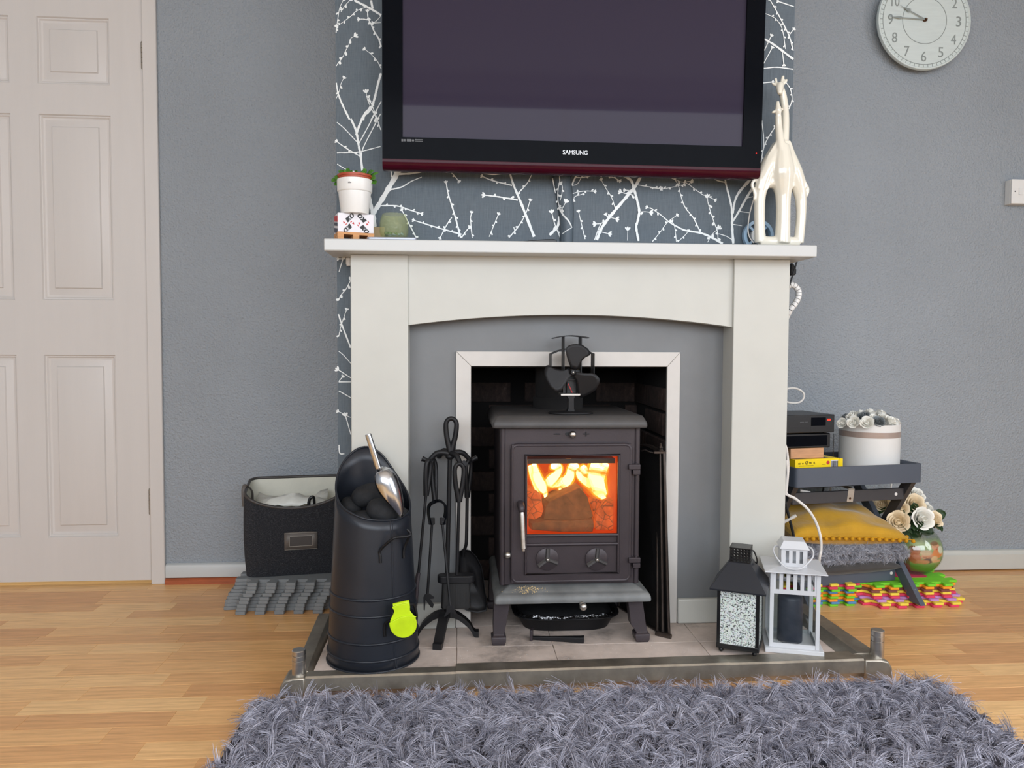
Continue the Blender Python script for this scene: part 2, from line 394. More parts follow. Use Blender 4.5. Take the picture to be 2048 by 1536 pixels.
def text(name, body, size, M, mat, parent, width=None, height=None, bold=0, **kw):
    """flat lettering facing -y, placed by matrix M; width and height fix its size in metres"""
    me = text_mesh(body, size, **kw)
    co = np.array([v.co for v in me.vertices]); lo, hi = co.min(0), co.max(0); c = (lo+hi)/2
    sx = width/(hi[0]-lo[0]) if width else 1; sy = height/(hi[1]-lo[1]) if height else (sx if width else 1)
    me.transform(Matrix.Diagonal((sx, sy, 1, 1)) @ Matrix.Translation((-c[0], -c[1], 0)))
    if bold:
        bm = bmesh.new(); bm.from_mesh(me); src = bm.verts[:] + bm.edges[:] + bm.faces[:]
        for dx in (-bold, bold):
            r = bmesh.ops.duplicate(bm, geom=src); bmesh.ops.translate(bm, vec=(dx, 0, .0001 if dx > 0 else -.0001), verts=[e for e in r['geom'] if isinstance(e, bmesh.types.BMVert)])
        bm.to_mesh(me); bm.free()
    me.transform(M @ Matrix.Rotation(R_(90), 4, 'X'))
    me.materials.clear(); me.materials.append(MAT[mat]); return finish(name, me, mat, parent)
def strands(name, pts, nrm, mat, parent, length, per, spread, width, lean, segs=4, seed=1, clump=.006, jit=.5):
    """a pile of bent flat fibres growing in clumps from points with normals; fibre shade is stored per point"""
    g = np.random.default_rng(seed); n = len(pts)*per
    base = np.repeat(np.asarray(pts), per, 0) + g.normal(0, clump, (n, 3))*np.array([1, 1, .15])
    nr = np.repeat(np.asarray(nrm), per, 0)
    cd_ = g.normal(0, 1, (len(pts), 3)); cd_ -= (cd_*np.asarray(nrm)).sum(1, keepdims=True)*np.asarray(nrm); cd_ /= np.linalg.norm(cd_, axis=1, keepdims=True)
    ld = np.repeat(cd_, per, 0) + g.normal(0, spread, (n, 3))
    L = length*(1-jit+jit*2*g.random(n))*np.repeat(.75+.5*g.random(len(pts)), per)
    ln = np.repeat(lean*(.5+g.random(len(pts))), per)*(.7+.6*g.random(n))
    sd = g.normal(0, 1, (n, 3)); sd /= np.linalg.norm(sd, axis=1, keepdims=True)
    ts = np.linspace(0, 1, segs+1); V = np.zeros((n, segs+1, 2, 3)); k2 = np.repeat(g.normal(0, .42, (len(pts), 3)), per, 0) + g.normal(0, .10, (n, 3))
    for i, t in enumerate(ts):
        ang = ln*t
        c = base + nr*(L*np.sin(np.clip(1.5-ang*.8, -.6, 1.5))*t)[:, None]*.8 + ld*(L*t*np.clip(ang, 0, 1.1))[:, None]*.75 + k2*(L*t*t)[:, None]*.5
        wd = width*(1-.65*t)
        V[:, i, 0] = c - sd*wd/2; V[:, i, 1] = c + sd*wd/2
    idx = np.arange(n*(segs+1)*2).reshape(n, segs+1, 2)
    q = np.stack([idx[:, :-1, 0], idx[:, :-1, 1], idx[:, 1:, 1], idx[:, 1:, 0]], -1).reshape(-1, 4)
    me = bpy.data.meshes.new(name); me.vertices.add(n*(segs+1)*2); me.vertices.foreach_set('co', V.reshape(-1).astype(np.float32))
    me.loops.add(q.size); me.loops.foreach_set('vertex_index', q.reshape(-1).astype(np.int32))
    me.polygons.add(len(q)); me.polygons.foreach_set('loop_start', (np.arange(len(q))*4).astype(np.int32))
    at = me.attributes.new('shade', 'FLOAT', 'POINT')
    sh = np.repeat(np.clip(np.repeat(g.random(len(pts)), per)*.5 + g.random(n)*.5, 0, 1)[:, None], (segs+1)*2, 1)
    at.data.foreach_set('value', sh.reshape(-1).astype(np.float32)); me.update(calc_edges=True); me.shade_smooth()
    return finish(name, me, mat, parent, kind='stuff')
def fibre(name, c0, c1, rough=.8):
    t = NT(name); at = t.n('ShaderNodeAttribute', attribute_name='shade')
    t.set(**{'Base Color': t.ramp(at.outputs['Fac'], [(0, lin(c0)), (1, lin(c1))]), 'Roughness': rough}); return t.m
MAT['shag'] = fibre('grey_lilac_shag', (66, 63, 78), (216, 215, 230))
MAT['fur'] = fibre('grey_faux_fur', (98, 100, 110), (216, 218, 228))
MAT['furbase'] = pm('fur_backing', (112, 114, 122), .95)
MAT['rugbase'] = pm('rug_backing', (62, 60, 68), .95)
def rot(rz=0, rx=0, ry=0): return Matrix.Rotation(R_(rz), 4, 'Z') @ Matrix.Rotation(R_(ry), 4, 'Y') @ Matrix.Rotation(R_(rx), 4, 'X')
def T(x, y, z): return Matrix.Translation((x, y, z))
def circ(cx, cz, r, n=24, a0=0): return [(cx+r*math.cos(a0+2*math.pi*i/n), cz+r*math.sin(a0+2*math.pi*i/n)) for i in range(n)]
def rrect(x0, x1, z0, z1, r, n=5):
    out = []
    for cx, cz, a in ((x1-r, z1-r, 0), (x0+r, z1-r, 90), (x0+r, z0+r, 180), (x1-r, z0+r, 270)):
        out += [(cx+r*math.cos(R_(a+90*i/n)), cz+r*math.sin(R_(a+90*i/n))) for i in range(n+1)]
    return out
# ================================================================ THE ROOM
YW, YB = 2.66, 2.062          # plain wall behind, front of the chimney breast
XL, XR, YR, ZC = -2.35, 2.78, -1.72, 2.4
BX0, BX1 = -.316, .907        # chimney breast
DX0, DX1, DZ = -1.795, -1.032, 1.985
floor = structure('floor', MB().box(XL, XR, YR, 3.6, -.06, -.0085), 'oak')
# laminate strips in front of the back wall; the hearth and the rug cover the rest
PW = .0675; lens_ = (.23, .31, .39)
plank_me = []
for L in lens_:
    mb = MB(); g = .0006
    mb.loft([[(-L/2, -PW/2, -.008), (L/2, -PW/2, -.008), (L/2, PW/2, -.008), (-L/2, PW/2, -.008)],
             [(-L/2, -PW/2, -g), (L/2, -PW/2, -g), (L/2, PW/2, -g), (-L/2, PW/2, -g)],
             [(-L/2+g, -PW/2+g, 0), (L/2-g, -PW/2+g, 0), (L/2-g, PW/2-g, 0), (-L/2+g, PW/2-g, 0)]])
    o = structure('plank', mb, 'oak', floor, sm=0); plank_me.append(o.data); bpy.data.objects.remove(o)
nplank = 0
for r in range(22):
    y = YW - .01 - PW*(r+.5) + .006; x = -1.86 - rng.random()*.3
    while x < 2.3:
        k = rng.randrange(3); L = lens_[k]; xc = x + L/2; x += L
        if -.33 < xc-L/2 and xc+L/2 < .94 and y > 1.82: continue
        if -.40 < xc-L/2 and xc+L/2 < 1.05 and y < 1.62: continue
        if y < 1.75 and (xc < -1.35 or xc > 1.75): continue
        o = bpy.data.objects.new('plank', plank_me[k]); COL.objects.link(o); o.parent = floor; o.location = (xc, y, 0); nplank += 1
structure('ceiling', MB().box(XL, XR, YR, YW, ZC, ZC+.06), 'ceiling')
structure('wall_back', MB().box(DX1+.0, XR, YW, YW+.1, 0, ZC).box(XL, DX0, YW, YW+.1, 0, ZC).box(DX0, DX1, YW, YW+.1, DZ, ZC), 'wall')
structure('wall_left', MB().box(XL-.1, XL, YR, YW, 0, ZC), 'wall')
structure('wall_hall', MB().box(XL, -.7, 3.6, 3.66, 0, ZC).box(XL-.1, XL, YW+.1, 3.6, 0, ZC).box(-.7, -.64, YW+.1, 3.6, 0, ZC).box(XL, -.7, YW+.1, 3.6, ZC, ZC+.06), 'ceiling')
# rear wall and right wall, each with a window opening
def holed(u0, u1, h0, h1): return [(None, u0, 0, ZC), (u1, None, 0, ZC), (u0, u1, 0, h0), (u0, u1, h1, ZC)]
mb = MB()
for a, b, z0, z1 in holed(-2.2, 2.3, .85, 2.378): mb.box(XL if a is None else a, XR if b is None else b, YR-.1, YR, z0, z1)
structure('wall_rear', mb, 'wall')
mb = MB()
for a, b, z0, z1 in holed(-1.0, .9, .45, 2.12): mb.box(XR, XR+.1, YR if a is None else a, YW if b is None else b, z0, z1)
structure('wall_right', mb, 'wall')
fr = MB()
for x in (-2.2, -.7, .75, 2.25): fr.box(x, x+.05, YR-.06, YR-.01, .85, 2.378)
for z in (.85, 2.345): fr.box(-2.2, 2.3, YR-.06, YR-.01, z, z+.05)
structure('window_1', fr, 'whiteplastic')
fr = MB()
for y in (-1.0, -.075, .85): fr.box(XR+.01, XR+.06, y, y+.05, .45, 2.12)
for z in (.45, 2.07): fr.box(XR+.01, XR+.06, -1.0, .9, z, z+.05)
structure('window_2', fr, 'whiteplastic')

# ---- door with six raised panels, its hinges and frame
px0 = [X(76, 130, YW), X(216, 130, YW)]; dcx = (DX0+DX1)/2
zr = [(Z(150, 168, YW), Z(150, 34, YW)), (Z(150, 600, YW), Z(150, 229, YW)), (Z(160, 1074, YW), Z(160, 710, YW))]
xr = (px0[0]-.004, px0[1]+.004); xl = (2*dcx-xr[1], 2*dcx-xr[0])
Yd = YW + .002
door = bpy.data.objects.new('door_1', None); COL.objects.link(door); door.location = (dcx, Yd, 0); door['kind'] = 'structure'
leaf = MB(); cols = [(DX0+.003, xl[0]), (xl[1], xr[0]), (xr[1], DX1-.003)]
for a, b in cols: leaf.box(a, b, Yd, Yd+.038, .012, DZ-.004)
zs = [.012] + [v for p in (zr[2], zr[1], zr[0]) for v in p] + [DZ-.004]
for i in range(0, len(zs), 2):
    for a, b in (xl, xr): leaf.box(a, b, Yd, Yd+.038, zs[i], zs[i+1])
obj('door_leaf', leaf, 'doorpaint', door, sm=0)
def raised(x0, x1, z0, z1, Y):
    mb = MB(); rings = []
    for ins, d in ((0, 0), (.003, .006), (.006, .0065), (.010, .011), (.016, .012), (.038, .0065), (.041, .002), (.045, .001)):
        rings.append([(x0+ins, Y+d, z0+ins), (x1-ins, Y+d, z0+ins), (x1-ins, Y+d, z1-ins), (x0+ins, Y+d, z1-ins)])
    mb.loft(rings, False); n = len(mb.v); mb.f.append((n-4, n-3, n-2, n-1)); return mb
for a, b in (xl, xr):
    for z0, z1 in zr: obj('panel', raised(a, b, z0, z1, Yd), 'doorpaint', door, sm=20)
for yy in (112, 1003):
    zc = Z(286 if yy < 500 else 301, yy, YW); h = MB()
    for k in range(5): h.lathe([(.0052, k*.0165), (.0052, k*.0165+.0152)], (DX1-.001, YW-.004, zc-.041), 10)
    h.lathe([(.002, -.004), (.0045, -.002), (.0045, 0)], (DX1-.001, YW-.004, zc-.041), 10).lathe([(.0045, .0825), (.0045, .0845), (.002, .087)], (DX1-.001, YW-.004, zc-.041), 10)
    h.box(DX1-.001, DX1+.004, YW-.004, YW-.002, zc-.038, zc+.038)
    obj('hinge', h, 'hinge', door, label='worn paint-spattered knuckle hinge')
structure('trim_1', MB().box(DX1, -.986, YW-.012, YW, 0, DZ+.045).box(DX0-.045, DX0, YW-.012, YW, 0, DZ+.045).box(DX0, DX1, YW-.012, YW, DZ, DZ+.045).box(DX1-.0005, DX1+.02, YW, YW+.1, 0, DZ).box(DX0-.02, DX0+.0005, YW, YW+.1, 0, DZ), 'doorpaint', bev=.003)

# ---- skirting
structure('baseboard_left', MB().prism([(YW-.016, .022), (YW-.016, .058), (YW-.012, .066), (YW, .07), (YW, .022)], -.984, BX0, 'x'), 'white', bev=.002)
structure('trim_2', MB().prism([(YW-.019, 0), (YW-.018, .014), (YW-.012, .02), (YW, .021), (YW, 0)], -.984, BX0, 'x'), 'skirtwood')
structure('baseboard_right', MB().prism([(YW-.017, .004), (YW-.017, .058), (YW-.012, .064), (YW-.010, .072), (YW, .075), (YW, .004)], BX1, XR, 'x'), 'cream', bev=.002)

# ---- chimney breast and the brick fire recess
OX0, OX1, OZ = .036, .566, .7535
FX0, FX1, FYB = OX0-.012, OX1+.012, 2.47
breast = structure('wall_chimney_breast', MB().box(BX0, FX0-.012, YB, YW, 0, ZC).box(FX1+.012, BX1, YB, YW, 0, ZC).box(FX0-.012, FX1+.012, YB, YW, OZ+.0, ZC), 'linen')
fbx = structure('wall_firebox', MB().box(FX0-.012, FX0-.004, YB+.02, YW, .0, OZ).box(FX1+.004, FX1+.012, YB+.02, YW, 0, OZ).box(FX0-.004, FX1+.004, FYB+.004, FYB+.012, 0, OZ).box(FX0-.004, FX1+.004, YB+.01, FYB+.01, OZ-.004, OZ), 'mortar')
bm_len, bh = .2, .062
mb = MB(); c = .002
mb.loft([[(-.1, .012, -.031), (.1, .012, -.031), (.1, .012, .031), (-.1, .012, .031)], [(-.1, .002, -.031), (.1, .002, -.031), (.1, .002, .031), (-.1, .002, .031)], [(-.098, 0, -.029), (.098, 0, -.029), (.098, 0, .029), (-.098, 0, .029)]])
b0 = structure('brick', mb, 'brick', fbx, sm=0); bme = b0.data; bpy.data.objects.remove(b0)
def lay(x, y, z, rz, sx=1):
    o = bpy.data.objects.new('brick', bme); COL.objects.link(o); o.parent = fbx
    o.location = (x, y, z); o.rotation_euler = (R_(rng.uniform(-.6, .6)), 0, R_(rz)); o.scale.x = sx
for r in range(10):
    z = .085 + r*.072
    if z + .03 > OZ: break
    off = .1 if r % 2 else 0
    for k in range(3):      # back wall
        lay(FX0+.075+off*.95+k*.21 - (.0 if off else .0), FYB+.002+rng.uniform(-.003, .003)-.006, z, 0, .72 if (k == 0 and not off) else (.92 if k < 2 else .7))
    for k in range(2):      # side walls
        yy = YB+.125+off*.35+k*.21
        if yy > FYB-.06: continue
        lay(FX0-.004+.010+rng.uniform(-.004, .003), yy, z, 90, 1)
        lay(FX1+.004-.010+rng.uniform(-.003, .004), yy, z, -90, 1)

# ---- grey backing panel and the mitred frame round the opening
structure('trim_3', MB().box(-.13, OX0-.002, 2.056, YB, .05, .93).box(OX1+.002, .735, 2.056, YB, .05, .93).box(OX0-.002, OX1+.002, 2.056, YB, OZ, .93), 'panelgrey')
t4 = bpy.data.objects.new('trim_4', None); COL.objects.link(t4); t4.location = ((OX0+OX1)/2, 2.05, .05); t4['kind'] = 'structure'
fx0, fx1, fz = X(912, 800, 2.048), X(1359, 800, 2.048), Z(1136, 703.5, 2.048); g = .0004
obj('frame_piece', MB().prism([(fx0, .05), (OX0, .05), (OX0, OZ), (fx0, fz-g)], 2.046, 2.056), 'frame', t4, bev=.0012)
obj('frame_piece', MB().prism([(fx1, .05), (OX1, .05), (OX1, OZ), (fx1, fz-g)], 2.046, 2.056), 'frame', t4, bev=.0012)
obj('frame_piece', MB().prism([(fx0+g, fz), (fx1-g, fz), (OX1-g, OZ+g), (OX0+g, OZ+g)], 2.046, 2.056), 'frame', t4, bev=.0012)
structure('baseboard_hearth', MB().box(fx1+.001, .722, 2.038, 2.056, .05, .118).box(-.13, fx0-.001, 2.038, 2.056, .05, .118), 'cream', bev=.004)

# ---- white fire surround
sur = thing('fire_surround', 'white wooden fire surround with arched header and thick mantel shelf', 'fireplace', (.298, 2.0, .05))
SZ0, SZ1, SY = Z(1140, 507.5, 1.915), Z(1140, 483.5, 1.915), 1.915
obj('mantel_shelf', MB().box(X(647.5, 490, SY), X(1634.5, 500, SY), SY, YB-.001, SZ0, SZ1), 'white', sur, bev=.0025)
LX = [(X(701, 600, 1.98), X(816, 600, 1.98)), (X(1466, 700, 1.98), X(1577, 700, 1.98))]
for a, b in LX: obj('leg', MB().box(a, b, 1.98, YB-.001, .05, SZ0), 'cream', sur, bev=.002)  # legs and header: the shelf's paint, with dimmer light put into the colour
arch = []
za, zm = Z(820, 650, 1.99), Z(1145, 629.5, 1.99); a, b = LX[0][1], LX[1][0]
for i in range(25):
    t = i/24; arch.append((a + (b-a)*t, za + (zm-za)*(1-(2*t-1)**2)))
obj('header', MB().prism(arch + [(b, SZ0), (a, SZ0)], 1.99, 2.03), 'cream', sur)

# ---- hearth slab and metal fender
HX0, HX1, HY0 = -.334, .941, 1.79
hearth = thing('hearth', 'dusty pale stone hearth slab under the stove', 'hearth', (.3, 1.95, 0))
obj('slab', MB().box(HX0, HX1, HY0, FYB+.01 if False else 2.055, 0, .046).box(FX0, FX1, 2.055, FYB, 0, .046), 'stone', hearth)
tx = [HX0, X(930, 1310, 1.85)-.02, X(1063, 1310, 1.85)+.06, .62, HX1]
for i in range(4):
    for y0, y1 in ((HY0, 1.91), (1.91, 2.055)):
        obj('tile', MB().box(tx[i]+.0006, tx[i+1]-.0006, y0+.0006, y1-.0006, .046, .05), 'stone', hearth, bev=.0006, seg=1)
obj('tile', MB().box(FX0, FX1, 2.0556, FYB, .046, .05), 'stone', hearth)
fen = thing('hearth_fender', 'dull steel fender edging the raised hearth with round corner posts', 'fender', (.3, 1.77, 0))
def fy(x): return 1.748 + .016*(x+.35)
def rail(x0, x1, grow, wide, z1):
    rows = []
    for x in (x0, x1):
        y = fy(x)
        rows.append([(x, y+.016-grow, .0), (x, y+.014-grow, .012), (x, y-grow, .018), (x, y-grow, z1-.004), (x, y+.004-grow, z1), (x, y+wide, z1), (x, y+wide, .0)])
    return MB().loft(rows)
for x0, x1, gr, wd, z1 in ((-.345, X(912, 1345, 1.76), 0, .034, .0525), (X(912, 1345, 1.76), X(1461, 1330, 1.76), .003, .046, .0545), (X(1461, 1330, 1.76), .985, 0, .05, .0525)):
    obj('front_rail', rail(x0, x1, gr, wd, z1), 'dirtysteel', fen, sm=30)
for fr_, bk_ in (((-.378, -.347, -.335), (-.376, -.346, -.335)), ((1.034, .986, .942), (.99, .948, .942))):
    rg = [[(o_, y_, 0), (o_, y_, z_), (t_, y_, z_), (b_, y_, .047), (b_, y_, 0)] for (o_, t_, b_), y_, z_ in ((fr_, fy(fr_[0])+.03, .055), (bk_, 2.10, .078))]
    obj('side_rail', MB().loft(rg), 'dirtysteel', fen, bev=.0012)
for s, xa, xb, xo in ((-1, -.345, -.375, -.405), (1, .985, .985, X(1785, 1345, 1.77))):
    y = fy(xa); m = MB()
    m.prism([(xa, 0), (xa, .052), (xo-s*.032, .051), (xo-s*.012, .046), (xo-s*.003, .03), (xo, .008), (xo, 0)], y-.004, y+.06)
    cb = obj('corner_block', m, 'dirtysteel', fen, bev=.004)
    ppx = (598, 1330) if s < 0 else (1754.5, 1290); pc = Vector((X(*ppx, y+.024), y+.024, 0))
    zt = Z(ppx[0], 1299 if s < 0 else 1259, y+.024); r = .0158; z0 = .044; k1, k2 = z0+(zt-z0)*.62, z0+(zt-z0)*.8
    obj('post', MB().lathe([(r, z0), (r, k1), (r*.9, k1+.0006), (r*.9, k1+.0012), (r, k1+.0018), (r, k2), (r*.9, k2+.0006), (r*.9, k2+.0012), (r, k2+.0018), (r, zt-.0015), (r-.0015, zt)], pc, 28), 'steel', cb, sm=30)

# ---- light specks of ash on the hearth and crumbs on the stove plate are built with the stove
# ================================================================ WALLPAPER PRINT
def ribbon(mb, pts, w0, w1, Y, yf=None, ext=True):
    c = catmull([(p[0], 0, p[1]) for p in pts], 5); n = len(c); vs = []
    for i, p in enumerate(c):
        a, b = c[max(0, i-1)], c[min(n-1, i+1)]; t = (b-a).normalized(); nn = Vector((-t.z, 0, t.x)); w_ = (w0+(w1-w0)*i/(n-1))/2*(1+.18*math.sin(i*2.3+w0*900))
        for s in (-1, 1):
            q = p + nn*s*w_; vs.append((q.x, yf(q.x, q.z) if yf else Y, q.z))
    return mb.add(vs, [(2*i, 2*i+1, 2*i+3, 2*i+2) for i in range(n-1)]), c
BN = [0]
def bud(mb, p, d, L, W, Y, yf=None):
    BN[0] += 1; e_ = -.0000018*(BN[0] % 6); t = Vector((d.x, 0, d.z)).normalized(); nn = Vector((-t.z, 0, t.x)); vs = []
    for a, b in ((0, 0), (.3, .5), (.65, 1), (.92, .75), (1, .1), (.92, -.75), (.65, -1), (.3, -.5)):
        q = p + t*L*a + nn*W*.5*b; vs.append((q.x, (yf(q.x, q.z) if yf else Y)+e_, q.z))
    return mb.add(vs, [tuple(range(8))])
NTW = [0]
def twig(mb, o, sc, w0, w1, pts, Y, buds=0, yf=None):
    NTW[0] += 1; yo = -.000025*(NTW[0] % 60); yf0 = yf; Y0 = Y
    yf = lambda x, z: (yf0(x, z) if yf0 else Y0) + yo
    yfb = lambda x, z: (yf0(x, z) if yf0 else Y0) + yo - .0000125
    r = random.Random(int(w0*7+pts[0][0]*3+pts[0][1]))
    q = [P(o[0]+x/sc, o[1]+y/sc, Y) for x, y in pts]; k = Y*MPX/sc
    _, c = ribbon(mb, [(v.x, v.z) for v in q], max(w0*k, .0009), max(w1*k, .0009), Y, yf)
    if buds:
        L = (.0074 if buds == 1 else .0105); acc = 0; side = 1
        for i in range(1, len(c)):
            acc += (c[i]-c[i-1]).length
            if acc > .0135*(.7+.6*r.random()):
                acc = 0; t = (c[i]-c[i-1]).normalized(); side = -side
                d = Matrix.Rotation(side*R_(38), 3, 'Y') @ t
                if i < len(c)-1: bud(mb, c[i], d, L*(.8+.5*r.random()), L*.62, Y, yfb)
        for e, (i, j) in ((0, (0, 1)), (1, (-1, -2))):
            if buds > 0 and (e == 0) == (w0 <= w1) or buds == 3:
                t = (c[i]-c[j]).normalized()
                for a in (-34, 0, 34): bud(mb, c[i]-t*.0015, Matrix.Rotation(R_(a), 3, 'Y') @ t, L*1.15, L*.48, Y, yfb)
